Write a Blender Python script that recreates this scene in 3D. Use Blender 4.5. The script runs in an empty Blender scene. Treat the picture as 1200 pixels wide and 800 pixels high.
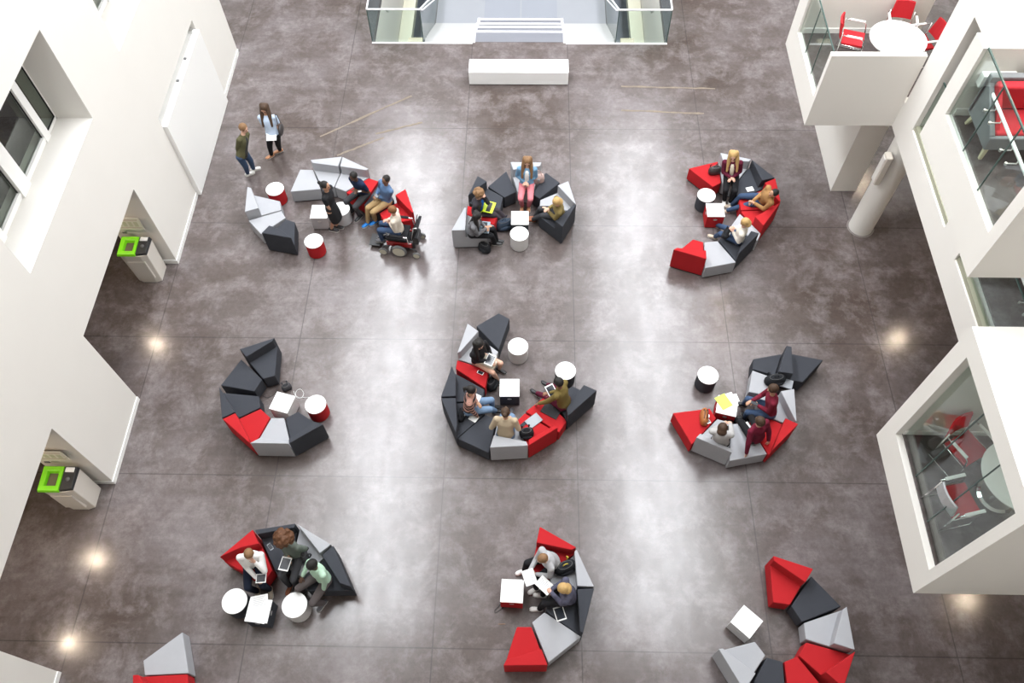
import bpy, bmesh, math, random
from math import sin, cos, pi, radians, sqrt
from mathutils import Vector, Matrix
random.seed(4)
S = bpy.context.scene
COL = S.collection
V = Vector

# ------------------------------------------------------------------ camera (calibrated from the building's own lines)
F, PITCH, YAW, ROLL, CZ = 955.44, radians(31.247), radians(2.160), radians(-1.244), 15.0
CM = Matrix.Rotation(YAW, 3, 'Z') @ Matrix.Rotation(PITCH, 3, 'X') @ Matrix.Rotation(ROLL, 3, 'Z')
cd = bpy.data.cameras.new('camera'); cam = bpy.data.objects.new('camera', cd); COL.objects.link(cam)
cd.sensor_width = 36; cd.lens = F * 36 / 1200; cd.clip_end = 200
cam.matrix_world = Matrix.Translation((0, 0, CZ)) @ CM.to_4x4()
S.camera = cam
def ray(u, v): return CM @ V((u - 600, -(v - 400), -F))
def at(u, v, h=0.0):
    """survey helper: where the sight line through a measured point meets the level h"""
    d = ray(u, v); t = (h - CZ) / d.z
    return V((d.x * t, d.y * t, h))
def crop(ox, oy, s): return lambda X, Y, h=None: (ox + X / s, oy + Y / s) if h is None else (ox + X / s, oy + Y / s, h)

# ------------------------------------------------------------------ materials
MATS = {}
def nt(name):
    m = bpy.data.materials.new(name); m.use_nodes = True
    n = m.node_tree.nodes; l = m.node_tree.links
    return m, n, l, n['Principled BSDF']
def mat(name, col, rough=.6, spec=.5, metal=0, bump=0, bscale=60, var=0, vscale=8, emit=None, es=0, coat=0, stretch=None):
    if name in MATS: return MATS[name]
    m, n, l, b = nt(name)
    b.inputs['Base Color'].default_value = (*col, 1); b.inputs['Roughness'].default_value = rough
    b.inputs['Specular IOR Level'].default_value = spec; b.inputs['Metallic'].default_value = metal
    b.inputs['Coat Weight'].default_value = coat
    if emit: b.inputs['Emission Color'].default_value = (*emit, 1); b.inputs['Emission Strength'].default_value = es
    tc = n.new('ShaderNodeTexCoord')
    src = tc.outputs['Object']
    if stretch:
        mp = n.new('ShaderNodeMapping'); mp.inputs['Scale'].default_value = stretch; l.new(src, mp.inputs[0]); src = mp.outputs[0]
    if bump:
        t = n.new('ShaderNodeTexNoise'); t.inputs['Scale'].default_value = bscale; t.inputs['Detail'].default_value = 4
        bp = n.new('ShaderNodeBump'); bp.inputs['Strength'].default_value = bump; bp.inputs['Distance'].default_value = .01
        l.new(src, t.inputs['Vector']); l.new(t.outputs['Fac'], bp.inputs['Height']); l.new(bp.outputs[0], b.inputs['Normal'])
    if var:
        t = n.new('ShaderNodeTexNoise'); t.inputs['Scale'].default_value = vscale; t.inputs['Detail'].default_value = 5
        mx = n.new('ShaderNodeMix'); mx.data_type = 'RGBA'
        mx.inputs[6].default_value = (*[c * (1 - var) for c in col], 1); mx.inputs[7].default_value = (*[min(1, c * (1 + var)) for c in col], 1)
        l.new(src, t.inputs['Vector']); l.new(t.outputs['Fac'], mx.inputs[0]); l.new(mx.outputs[2], b.inputs['Base Color'])
    MATS[name] = m; return m
def glass_mat(name, tint, refl=.07):
    m, n, l, b = nt(name); n.remove(b)
    out = n['Material Output']; tr = n.new('ShaderNodeBsdfTransparent'); tr.inputs[0].default_value = (*tint, 1)
    gl = n.new('ShaderNodeBsdfGlossy'); gl.inputs['Roughness'].default_value = .02
    fr = n.new('ShaderNodeFresnel'); gm = n.new('ShaderNodeNewGeometry'); ir = n.new('ShaderNodeMapRange')   # same 1.5 on entry and exit
    ir.inputs[3].default_value = 1.5; ir.inputs[4].default_value = 1/1.5; l.new(gm.outputs['Backfacing'], ir.inputs[0]); l.new(ir.outputs[0], fr.inputs[0])
    mx = n.new('ShaderNodeMixShader'); l.new(fr.outputs[0], mx.inputs[0]); l.new(tr.outputs[0], mx.inputs[1]); l.new(gl.outputs[0], mx.inputs[2])
    l.new(mx.outputs[0], out.inputs[0]); MATS[name] = m; return m
def floor_mat(name, grid=True, tone=1.0):
    m, n, l, b = nt(name)
    geo = n.new('ShaderNodeNewGeometry'); P = geo.outputs['Position']
    def noise(sc, det, rough=.6, dist=0, st=(1, 1, 1)):
        mp = n.new('ShaderNodeMapping'); mp.inputs['Scale'].default_value = st; l.new(P, mp.inputs[0])
        t = n.new('ShaderNodeTexNoise'); t.inputs['Scale'].default_value = sc; t.inputs['Detail'].default_value = det
        t.inputs['Roughness'].default_value = rough; t.inputs['Distortion'].default_value = dist; l.new(mp.outputs[0], t.inputs['Vector']); return t.outputs['Fac']
    def ramp(f, stops):
        r = n.new('ShaderNodeValToRGB'); l.new(f, r.inputs[0]); e = r.color_ramp.elements
        while len(e) < len(stops): e.new(.5)
        for i, (p, c) in enumerate(stops): e[i].position = p; e[i].color = (*c, 1)
        return r.outputs[0]
    def mixc(kind, fac, a, c):
        x = n.new('ShaderNodeMix'); x.data_type = 'RGBA'; x.blend_type = kind
        if isinstance(fac, float): x.inputs[0].default_value = fac
        else: l.new(fac, x.inputs[0])
        for s, k in ((a, 6), (c, 7)):
            if isinstance(s, tuple): x.inputs[k].default_value = (*s, 1)
            else: l.new(s, x.inputs[k])
        return x.outputs[2]
    k = tone
    base = ramp(noise(.35, 9, .62, .2), [(.3, (.058*k, .042*k, .034*k)), (.5, (.096*k, .078*k, .073*k)), (.72, (.165*k, .145*k, .147*k))])
    blot = ramp(noise(1.5, 12, .74, .25), [(.47, (0, 0, 0)), (.68, (.62, .62, .62))])
    base = mixc('MIX', blot, base, (.225*k, .20*k, .20*k))
    fine = ramp(noise(9, 8, .75, .1), [(.3, (.80, .79, .78)), (.7, (1.18, 1.18, 1.2))])
    base = mixc('MULTIPLY', 1.0, base, fine)
    trow = ramp(noise(1.3, 4, .6, 0, (.25, 3.5, 1)), [(.35, (.92, .92, .92)), (.65, (1.06, 1.06, 1.07))])
    base = mixc('MULTIPLY', 1.0, base, trow)
    if grid:
        sep = n.new('ShaderNodeSeparateXYZ'); l.new(P, sep.inputs[0])
        acc = None
        def line(sock, pos, w):
            a = n.new('ShaderNodeMath'); a.operation = 'SUBTRACT'; a.inputs[1].default_value = pos; l.new(sock, a.inputs[0])
            a2 = n.new('ShaderNodeMath'); a2.operation = 'ABSOLUTE'; l.new(a.outputs[0], a2.inputs[0])
            a3 = n.new('ShaderNodeMath'); a3.operation = 'LESS_THAN'; a3.inputs[1].default_value = w * 1.25; l.new(a2.outputs[0], a3.inputs[0]); return a3.outputs[0]
        socks = [line(sep.outputs[0], x, .009) for x in (-8.05, -4.93, -1.62, 1.0, 4.3, 7.5)] + [line(sep.outputs[1], y, .009) for y in (2.79, 5.96, 9.12, 12.3, 15.45)]
        acc = socks[0]
        for s in socks[1:]:
            a = n.new('ShaderNodeMath'); a.operation = 'MAXIMUM'; l.new(acc, a.inputs[0]); l.new(s, a.inputs[1]); acc = a.outputs[0]
        sc = n.new('ShaderNodeMath'); sc.operation = 'MULTIPLY'; sc.inputs[1].default_value = .5; l.new(acc, sc.inputs[0])
        base = mixc('MIX', sc.outputs[0], base, (.035, .03, .03))
    l.new(base, b.inputs['Base Color'])
    rr = n.new('ShaderNodeMapRange'); l.new(noise(1.1, 8, .7, .2, (1, .6, 1)), rr.inputs[0])
    rr.inputs[1].default_value = .3; rr.inputs[2].default_value = .7; rr.inputs[3].default_value = .15; rr.inputs[4].default_value = .27
    l.new(rr.outputs[0], b.inputs['Roughness'])
    sp = n.new('ShaderNodeMapRange'); l.new(noise(1.4, 9, .72, .1, (1.6, .35, 1)), sp.inputs[0])
    sp.inputs[1].default_value = .3; sp.inputs[2].default_value = .7; sp.inputs[3].default_value = .46; sp.inputs[4].default_value = .70
    l.new(sp.outputs[0], b.inputs['Specular IOR Level'])
    bp = n.new('ShaderNodeBump'); bp.inputs['Strength'].default_value = .12; bp.inputs['Distance'].default_value = .01
    l.new(noise(2.2, 5, .6), bp.inputs['Height']); l.new(bp.outputs[0], b.inputs['Normal'])
    MATS[name] = m; return m

M_WALL = mat('white_plaster', (.76, .735, .69), .75, .3, var=.02, vscale=1.5)
M_CEIL = mat('white_ceiling_paint', (.90, .89, .87), .8, .3)
M_BASE = mat('white_gloss_paint', (.86, .855, .83), .35)
M_FLOOR = floor_mat('polished_concrete', True, 1.12)
M_UP = floor_mat('upper_concrete', False, .85)
M_GLASS = glass_mat('clear_glass', (.90, .95, .93))
M_GLASSD = glass_mat('window_glass', (.80, .84, .80))
M_EDGE = mat('glass_edge', (.05, .09, .08), .3)
M_WHITE = mat('white_laminate', (.88, .88, .87), .35)
M_STEEL = mat('brushed_steel', (.75, .75, .74), .3, metal=.8)
M_CHROME = mat('chrome', (.8, .8, .8), .15, metal=1)
M_BLACK = mat('black_plastic', (.02, .02, .022), .5)
M_RUB = mat('grey_rubber', (.12, .12, .12), .8)
FAB = {
 'red': mat('red_wool_felt', (.41, .016, .020), .9, .2, bump=.25, bscale=180, var=.05, vscale=6),
 'dark': mat('charcoal_wool_felt', (.043, .046, .055), .9, .25, bump=.25, bscale=180, var=.08, vscale=6),
 'light': mat('light_grey_wool_felt', (.37, .375, .395), .9, .25, bump=.25, bscale=180, var=.04, vscale=6),
}
def cloth(name, c, var=.06): return mat('cloth_' + name, c, .9, .2, bump=.3, bscale=90, var=var, vscale=10)

# ------------------------------------------------------------------ mesh helpers
class MB:
    def __init__(s): s.v = []; s.f = []
    def add(s, vs, fs):
        o = len(s.v); s.v += [V(p) for p in vs]; s.f += [[i + o for i in f] for f in fs]; return s
    def box(s, a, b):
        (x0, y0, z0), (x1, y1, z1) = a, b
        return s.add([(x0,y0,z0),(x1,y0,z0),(x1,y1,z0),(x0,y1,z0),(x0,y0,z1),(x1,y0,z1),(x1,y1,z1),(x0,y1,z1)],
                     [(0,3,2,1),(4,5,6,7),(0,1,5,4),(1,2,6,5),(2,3,7,6),(3,0,4,7)])
    def obox(s, c, ax, ay, az):   # centre and three half-vectors
        c, ax, ay, az = V(c), V(ax), V(ay), V(az)
        vs = [c + i*ax + j*ay + k*az for k in (-1, 1) for (i, j) in ((-1,-1),(1,-1),(1,1),(-1,1))]
        return s.add(vs, [(0,3,2,1),(4,5,6,7),(0,1,5,4),(1,2,6,5),(2,3,7,6),(3,0,4,7)])
    def prism(s, poly, z0, z1, top=None):
        n = len(poly); t = top or poly
        ar = sum(poly[i][0]*poly[(i+1)%n][1] - poly[(i+1)%n][0]*poly[i][1] for i in range(n))
        if ar < 0: poly = poly[::-1]; t = t[::-1]
        return s.add([(p[0], p[1], z0) for p in poly] + [(p[0], p[1], z1) for p in t],
                     [list(range(n))[::-1], list(range(n, 2*n))] + [(i, (i+1)%n, n+(i+1)%n, n+i) for i in range(n)])
    def loft(s, rings, caps=True):
        n = len(rings[0]); o = len(s.v)
        for r in rings: s.v += [V(p) for p in r]
        for k in range(len(rings)-1):
            for i in range(n): s.f.append([o+k*n+i, o+k*n+(i+1)%n, o+(k+1)*n+(i+1)%n, o+(k+1)*n+i])
        if caps: s.f.append([o+i for i in range(n)][::-1]); s.f.append([o+(len(rings)-1)*n+i for i in range(n)])
        return s
    def tube(s, pts, r, n=8):
        pts = [V(p) for p in pts]; rings = []
        for i, p in enumerate(pts):
            d = (pts[min(i+1, len(pts)-1)] - pts[max(i-1, 0)]).normalized()
            a = d.orthogonal().normalized() if i == 0 else (a - d*a.dot(d)).normalized()
            b = d.cross(a); rr = r[i] if isinstance(r, (list, tuple)) else r
            rings.append([p + rr*(cos(2*pi*k/n)*a + sin(2*pi*k/n)*b) for k in range(n)])
        return s.loft(rings)
    def cyl(s, c, r, z0, z1, n=40, r2=None):
        r2 = r if r2 is None else r2
        return s.loft([[(c[0]+r*cos(2*pi*k/n), c[1]+r*sin(2*pi*k/n), z0) for k in range(n)], [(c[0]+r2*cos(2*pi*k/n), c[1]+r2*sin(2*pi*k/n), z1) for k in range(n)]])
    def ell(s, c, ax, ay, az, nu=14, nv=10):
        c, ax, ay, az = V(c), V(ax), V(ay), V(az); o = len(s.v)
        s.v.append(c - az)
        for j in range(1, nv):
            t = pi*j/nv
            for i in range(nu):
                p = 2*pi*i/nu; s.v.append(c - az*cos(t) + (ax*cos(p) + ay*sin(p))*sin(t))
        s.v.append(c + az); e = len(s.v)-1
        for i in range(nu):
            s.f.append([o, o+1+(i+1)%nu, o+1+i]); s.f.append([e, e-nu+i, e-nu+(i+1)%nu])
        for j in range(nv-2):
            for i in range(nu):
                a = o+1+j*nu+i; b = o+1+j*nu+(i+1)%nu; s.f.append([a, b, b+nu, a+nu])
        return s
    def ball(s, c, r, nu=12, nv=8): return s.ell(c, (r,0,0), (0,r,0), (0,0,r), nu, nv)
    def limb(s, a, b, ra, rb, n=12):
        a, b = V(a), V(b)
        if (b-a).length > 1e-4: s.tube([a, b], [ra, rb], n)
        s.ball(a, ra); s.ball(b, rb); return s
    def build(s, name, m, parent=None, origin=None, smooth=False, bevel=0, seg=2):
        org = V(origin) if origin is not None else V((0, 0, 0))
        if parent is not None and origin is None: org = V(parent['_o']) if '_o' in parent else V((0,0,0))
        me = bpy.data.meshes.new(name); me.from_pydata([tuple(p - org) for p in s.v], [], s.f); me.update()
        bm = bmesh.new(); bm.from_mesh(me); bmesh.ops.recalc_face_normals(bm, faces=bm.faces); bm.to_mesh(me); bm.free()
        if smooth:
            for p in me.polygons: p.use_smooth = True
        me.materials.append(m); o = bpy.data.objects.new(name, me); COL.objects.link(o)
        if parent is not None:
            o.parent = parent
            if origin is None: o.location = (0, 0, 0)
        else: o.location = org
        if bevel:
            bv = o.modifiers.new('bevel', 'BEVEL'); bv.width = bevel; bv.segments = seg; bv.limit_method = 'ANGLE'; bv.angle_limit = radians(25)
        return o
def tag(o, label=None, cat=None, group=None, kind=None):
    if label: o['label'] = label
    if cat: o['category'] = cat
    if group: o['group'] = group
    if kind: o['kind'] = kind
    return o
ORG = {}
def thing(name, loc, label, cat, group=None):
    o = bpy.data.objects.new(name, None); COL.objects.link(o); o.location = loc; o.empty_display_size = .1
    ORG[o.name] = V(loc); return tag(o, label, cat, group)
def part(mb, name, m, root, grand=None, **k):
    """mesh in world coordinates -> child of the thing (or of one of its parts)"""
    org = ORG[root.name]; o = mb.build(name, m, None, origin=org, **k); o.parent = grand if grand else root; o.location = (0, 0, 0); return o
def struct(mb, name, m, **k): return tag(mb.build(name, m, **k), kind='structure')
def grid_wall(axis, t0, t1, ur, zr, holes, cellmask=None):
    """wall slab normal to x (axis 0) or y (1) with rectangular openings; solid, closed at every reveal"""
    us = sorted({ur[0], ur[1], *[h[0] for h in holes], *[h[1] for h in holes]}); us = [u for u in us if ur[0] <= u <= ur[1]]
    zs = sorted({zr[0], zr[1], *[h[2] for h in holes], *[h[3] for h in holes]}); zs = [z for z in zs if zr[0] <= z <= zr[1]]
    def solid(i, j):
        if i < 0 or j < 0 or i >= len(us)-1 or j >= len(zs)-1: return False
        u = (us[i]+us[i+1])/2; z = (zs[j]+zs[j+1])/2
        return not any(h[0] < u < h[1] and h[2] < z < h[3] for h in holes)
    mb = MB()
    P = (lambda t, u, z: (t, u, z)) if axis == 0 else (lambda t, u, z: (u, t, z)) if axis == 1 else (lambda t, u, z: (u, z, t))
    for i in range(len(us)-1):
        for j in range(len(zs)-1):
            if not solid(i, j): continue
            u0, u1, z0, z1 = us[i], us[i+1], zs[j], zs[j+1]; q = [(0, 1, 2, 3)]
            mb.add([P(t0,u0,z0), P(t0,u1,z0), P(t0,u1,z1), P(t0,u0,z1)], q); mb.add([P(t1,u0,z0), P(t1,u1,z0), P(t1,u1,z1), P(t1,u0,z1)], [(3,2,1,0)])
            if not solid(i-1, j): mb.add([P(t0,u0,z0), P(t1,u0,z0), P(t1,u0,z1), P(t0,u0,z1)], q)
            if not solid(i+1, j): mb.add([P(t0,u1,z0), P(t1,u1,z0), P(t1,u1,z1), P(t0,u1,z1)], q)
            if not solid(i, j-1): mb.add([P(t0,u0,z0), P(t1,u0,z0), P(t1,u1,z0), P(t0,u1,z0)], q)
            if not solid(i, j+1): mb.add([P(t0,u0,z1), P(t1,u0,z1), P(t1,u1,z1), P(t0,u1,z1)], q)
    # weld
    key = {}; nv = []; mp = []
    for p in mb.v:
        k = (round(p.x, 4), round(p.y, 4), round(p.z, 4))
        if k not in key: key[k] = len(nv); nv.append(p)
        mp.append(key[k])
    mb.v = nv; mb.f = [[mp[i] for i in f] for f in mb.f]; return mb

# ------------------------------------------------------------------ the hall
XL, XR, XB = -8.06, 7.42, 5.64
YB, YF, ZT = -6.0, 46.0, 17.6
# ground floor, with the stair well cut out of it
struct(grid_wall(2, -.3, 0, (-15, 14), (YB, YF), [(-4.41, -1.57, 18.75, 40), (-1.57, .91, 19.25, 40), (.91, 3.74, 18.75, 40)]), 'floor', M_FLOOR)
# left wall: doorways, sliding-panel recess and deep windows
LH = [(2.28, 5.76, 0, 2.5), (7.6, 11.11, 0, 2.5), (13.14, 16.42, 0, 2.49), (7.63, 11.15, 4.38, 6.31), (12.98, 16.42, 4.38, 6.31), (2.3, 5.76, 4.38, 6.31),
      (2.3, 5.76, 7.9, 9.8), (7.63, 11.15, 7.9, 9.8), (12.98, 16.42, 7.9, 9.8)]
struct(grid_wall(0, XL - .96, XL, (YB, 18.3), (0, ZT), LH), 'wall_left', M_WALL)
struct(MB().box((-15, 18.3, 0), (-14.7, YF, ZT)).box((-15, YB, 0), (-14.7, 18.3, 2.6)).box((-14.7, 24.6, 0), (-9, 24.9, 2.6)).box((-14.7, -.4, 0), (XL - .96, 0, 2.6)), 'wall_left_back', M_WALL)
struct(MB().box((-14.7, 0, 2.62), (XL - .96, 18.3, 3.4)), 'ceiling_left', M_WALL)
struct(MB().box((XL - .3, 13.16, 2.47), (XL - .25, 16.4, 2.49)).box((XL - .96, 13.14, 0), (XL - .35, 16.42, 2.49)), 'wall_left_recess', M_WALL)
# far and near ends, roof with two long rooflights
struct(MB().box((-15, YF, 0), (14, YF + .3, ZT)), 'wall_far', M_WALL)
struct(MB().box((-15, YB - .3, 0), (14, YB, ZT)), 'wall_near', M_WALL)
SKY = [(-7.8, -4.2), (2.0, 3.1), (3.7, 7.2)]
struct(grid_wall(2, ZT, ZT + .4, (-15, 14), (YB, YF), [(a, b, 6.5, 33) for a, b in SKY]), 'ceiling', M_CEIL)
# baseboards on the left wall
bb = MB()
for a, b in ((YB, 2.28), (5.76, 7.6), (11.11, 13.14), (16.42, 18.3)): bb.box((XL + .002, a, 0), (XL + .022, b + .001, .12))
bb.box((XL + .002, 18.28, 0), (XL + .022, 18.32, .12))
struct(bb, 'baseboard_left', M_BASE)
bj = MB()
for y in (5.76, 11.11): bj.box((XL - .95, y - .022, 0), (XL + .02, y - .002, .12))
struct(bj, 'baseboard_jamb', M_BASE)
# sliding panel
pn = thing('sliding_panel', (XL - .1, 14.78, 0), 'flush white panel standing in the left wall recess, floor to door height', 'door')
part(MB().box((XL - .22, 13.15, .01), (XL + .10, 16.40, 2.24)), 'panel', M_BASE, pn, bevel=.006)
for y in (14.6, 15.35): part(MB().box((XL - .03, y - .03, 2.24), (XL + .03, y + .03, 2.262)), 'bracket', M_RUB, pn)
part(MB().box((XL - .2, 16.25, 2.241), (XL - .02, 16.36, 2.30)), 'guide_block', M_STEEL, pn)
# windows set deep in the left wall
def window(idx, y0, y1, z0, z1):
    xg = XL - .66; fr = MB(); t = .05
    fr.box((xg - .06, y0, z0), (xg, y1, z0 + .06)); fr.box((xg - .06, y0, z1 - .06), (xg, y1, z1))
    fr.box((xg - .06, y1 - .02, z0), (xg, y1, z1)); fr.box((xg - .06, y0, z0), (xg, y0 + .06, z1))
    L = y1
    m1, m2 = L - .52, L - 1.65      # mullions
    fr.box((xg - .06, m1 - .10, z0), (xg + .03, m1 + .08, z1)); fr.box((xg - .06, m2 - .27, z0), (xg + .05, m2 + .05, z1))
    fr.box((xg - .06, y0 + .6, z0), (xg + .03, y0 + .75, z1))
    fr.box((xg - .04, m2 + .05, z0 + .06), (xg + .02, m1 - .10, z0 + .13)); fr.box((xg - .04, y0 + .75, z0 + .06), (xg + .02, m2 - .27, z0 + .13))
    w = struct(fr, 'window_%d' % idx, M_BASE)
    for a, b in ((y0 + .06, y0 + .6), (y0 + .75, m2 - .27), (m2 + .05, m1 - .1), (m1 + .08, y1 - .02)):
        g = MB().box((xg - .035, a, z0 + .06), (xg - .025, b, z1 - .06)).build('pane', M_GLASSD); g.parent = w; g.location = (0, 0, 0)
        k = MB(); 
        for (p, q) in (((a, z0+.06), (b, z0+.075)), ((a, z1-.075), (b, z1-.06))): k.box((xg-.03, p[0], p[1]), (xg-.01, q[0], q[1]))
        k.box((xg-.03, a, z0+.075), (xg-.01, a+.015, z1-.075)).box((xg-.03, b-.015, z0+.075), (xg-.01, b, z1-.075))
        s = k.build('gasket', M_BLACK); s.parent = w; s.location = (0, 0, 0)
n = 1
for z0, z1 in ((4.38, 6.31), (7.9, 9.8)):
    for y0, y1 in ((2.3, 5.76), (7.63, 11.15), (12.98, 16.42)): window(n, y0, y1, z0, z1); n += 1
# rooms behind the windows
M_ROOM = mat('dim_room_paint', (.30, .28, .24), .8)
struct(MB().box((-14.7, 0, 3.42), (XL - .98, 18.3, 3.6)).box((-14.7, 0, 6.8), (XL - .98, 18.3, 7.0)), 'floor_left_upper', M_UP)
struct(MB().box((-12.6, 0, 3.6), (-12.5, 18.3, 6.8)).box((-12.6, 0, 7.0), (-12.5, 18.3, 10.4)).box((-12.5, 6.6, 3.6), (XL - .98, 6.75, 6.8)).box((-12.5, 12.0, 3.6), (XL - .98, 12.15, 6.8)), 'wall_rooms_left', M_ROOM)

# ------------------------------------------------------------------ right side: upper storeys overhanging the ground floor
RH = [(12.55, 15.15, 3.55, 6.06), (9.45, 11.87, 3.5, 6.06), (6.3, 8.74, 3.5, 6.06), (3.3, 5.4, 3.55, 5.9),
      (6.45, 8.6, 7.05, 9.6), (11.25, 13.7, 6.95, 9.6), (0, 2.4, 7.05, 9.6)]
struct(grid_wall(0, XR, XR + .3, (YB, 15.6), (2.9, ZT), RH), 'wall_right', M_WALL)
struct(MB().box((XR + .3, YB, 2.9), (13.7, 15.6, 3.2)).box((XR + .3, YB, 6.4), (13.7, 15.6, 6.7)).box((XR + .3, YB, 9.9), (13.7, 15.6, 10.2)), 'ceiling_right', M_WALL)
struct(MB().box((XR + .3, YB, 3.2), (13.7, 15.6, 3.55)).box((XR + .3, YB, 6.7), (13.7, 15.6, 7.05)), 'floor_upper', M_UP)
struct(MB().box((13.7, YB, 0), (14, YF, ZT)), 'wall_right_back', M_WALL)
struct(MB().box((11.2, YB, 3.55), (11.35, 12, 6.4)).box((11.2, YB, 7.05), (11.35, 15.5, 9.9)).box((XR + .3, 5.42, 3.55), (11.2, 5.55, 6.4)).box((XR + .3, 14.67, 3.55), (8.2, 15.13, 6.4)), 'wall_rooms_right', M_WALL)
SLOTM = mat('olive_glass_look', (.30, .30, .22), .4)  # olive look of the lower glass, reflection and view behind, painted as colour
def bay(idx, y0, y1, zb, far_t, near_t, roof):
    """white bay projecting from the right wall; glass on the hall side"""
    zf = zb + .65; mb = MB()
    mb.box((XB, y0, zb), (XR, y1, zf - .02))
    top = zb + (3.27 if roof else 1.74)
    x1 = XR
    gt = zb + 2.97
    zs = zb + (.60 if roof else .66)
    mb.box((XB, y0, zf - .02), (x1, y0 + near_t, top)); mb.box((XB, y1 - far_t, zf - .02), (x1, y1, top))
    if roof: mb.box((XB, y0 + near_t, gt), (x1, y1 - far_t, top))
    if not roof: mb.box((XB, y0 + near_t, zf - .02), (XB + .09, y1 - far_t, zs))
    struct(mb, 'wall_bay_%d' % idx, M_WALL)
    struct(MB().box((XB + .1, y0 + near_t, zf - .02), (XR + .3, y1 - far_t, zf + .004)), 'floor_bay_%d' % idx, M_UP)
    b2 = MB().box((XB + .1, y1 - far_t - .02, zf), (x1, y1 - far_t - .001, zf + .12))
    struct(b2, 'baseboard_bay_%d' % idx, M_BASE)
    ya, yb = y0 + near_t, y1 - far_t
    xg = XB + (.13 if roof else .05)
    w = struct(MB().box((xg, ya, zs + (-.04 if roof else 0)), (xg + .012, yb, gt if roof else top + .01)), 'window_bay_%d' % idx, M_GLASS)
    for k in (1, 2):
        y = yb - (yb - ya) * k / 3
        e = MB().box((xg - .002, y - .006, zs), (xg + .016, y + .006, gt if roof else top + .01)).build('glass_joint', M_EDGE); e.parent = w
    if not roof:
        e = MB().box((xg - .003, ya, top + .0), (xg + .017, yb, top + .022)).build('glass_top_edge', M_EDGE); e.parent = w
    else:
        e = MB().box((xg - .01, ya, zs - .045), (xg + .03, yb, zs - .01)).build('olive_foot_bar', SLOTM); e.parent = w
    return xg, ya, yb, zf
B1 = bay(1, 12.61, 15.13, 2.90, .46, .12, False)
B2 = bay(2, 6.25, 8.80, 6.40, .30, .20, False)
B3 = bay(3, 3.13, 5.65, 2.90, .28, .16, True)
# balustrade glass in the wall openings
for i, (a, b, z) in enumerate(((9.45, 11.87, 3.5), (6.3, 8.74, 3.5), (11.25, 13.7, 6.95))):
    w = struct(MB().box((XR + .10, a, z), (XR + .112, b, z + 1.15)), 'window_opening_%d' % (i + 1), M_GLASS)
    e = MB().box((XR + .035, a, z), (XR + .15, b, z + .10)).build('olive_foot_bar', SLOTM); e.parent = w  # solid bar added to carry the painted olive reflection low in the glass
    e = MB().box((XR + .095, a, z + 1.15), (XR + .117, b, z + 1.17)).build('glass_top_edge', M_EDGE); e.parent = w
# handrails with glass clamps
def handrail(label, x, xg, y0, y1, z, ys):
    t = thing('handrail', (x, (y0 + y1) / 2, z), label, 'handrail')
    part(MB().tube([(x, y0, z), (x, y1, z)], .022, 12), 'rail', M_WHITE, t, smooth=True)
    for y in ys:
        for d in (-.11, .11): part(MB().tube([(x, y + d, z - .02), (x + .0, y + d, z - .07), (xg + .03, y + d, z - .07)], .009).cyl((xg + .03, y + d), .018, z - .085, z - .055, 12), 'clamp', M_STEEL, t)
xg, ya, yb, zf = B2
handrail('white handrail behind the glass of the sofa bay', XB + .21, xg, ya + .03, yb - .03, zf + .68, [yb - (yb - ya) / 3, yb - (yb - ya) * 2 / 3])
handrail('white handrail seen through the opening between the upper and the lower right bay', XR + .32, XR + .15, 6.35, 8.70, 3.55 + .95, [7.9, 7.1])
# pier under the first bay and the sloping-looking round column
struct(MB().box((7.25, 13.43, 0), (7.85, 17.2, 2.9)), 'wall_pier', M_WALL)
cl = thing('round_column', (7.74, 12.32, 0), 'round white column rising from the floor into the right overhang', 'column')
part(MB().cyl((7.74, 12.32), .27, 0, 2.9, 48), 'shaft', M_WALL, cl, smooth=False)
part(MB().cyl((7.74, 12.32), .31, 0, .006, 48), 'floor_collar', mat('pale_sealant', (.20, .18, .17), .6), cl)
ub = thing('call_point_box', (7.52, 12.1, 1.5), 'small rounded beige box mounted high on the round column', 'wall box')
part(MB().box((7.33, 12.02, 1.75), (7.475, 12.24, 2.55)), 'box_shell', mat('beige_plastic', (.62, .57, .5), .5), ub, bevel=.03, seg=3)
part(MB().box((7.315, 12.05, 1.80), (7.332, 12.21, 2.5)), 'face_plate', M_WALL, ub, bevel=.01)

# ------------------------------------------------------------------ stair well at the far end
M_TILE = mat('pale_stone_tile', (.28, .29, .315), .35, var=.04, vscale=2)
M_MAT = mat('grey_entrance_stone', (.17, .175, .20), .5, var=.05, vscale=3)
M_NOSE = mat('white_nosing', (.9, .9, .9), .4)
NS = 9
st = MB()
for s in ((-2.96, -1.62), (.96, 2.31)):
    for i in range(NS):
        z = -(i + 1) * 1.5 / NS; y = 18.75 + i * .295
        st.box((s[0], y, z - .16), (s[1], y + .295, z + .1))
struct(st, 'floor_side_stairs', mat('white_stone', (.40, .40, .40), .4, var=.03))
struct(MB().box((-2.96, 18.75 + NS*.295, -1.75), (2.31, 34, -1.5)), 'floor_landing', M_TILE)
cs = MB(); ns = MB()
ys = [19.25, 19.9, 20.5, 21.17]; zz = [0, -.35, -.70, -1.05]
for i in range(1, 4):
    cs.box((-1.57, ys[i-1], zz[i] - .3), (.91, ys[i], zz[i]))
cs.box((-1.57, 19.0, -1.7), (.91, 19.24, -.31))
for i in range(4): ns.box((-1.57, ys[i] - .07, zz[i] - .02), (.91, ys[i] + .004, zz[i] + .008))
ns.box((-1.62, 18.75, -1.5), (-1.55, 19.2, .01)); ns.box((.89, 18.75, -1.5), (.96, 19.2, .01))
for x in (-1.62, .89):
    for i in range(1, 4): ns.box((x, ys[i-1] - .01, -1.5), (x + .07, ys[i], zz[i] + .02))
struct(cs, 'floor_steps', M_MAT)
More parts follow.
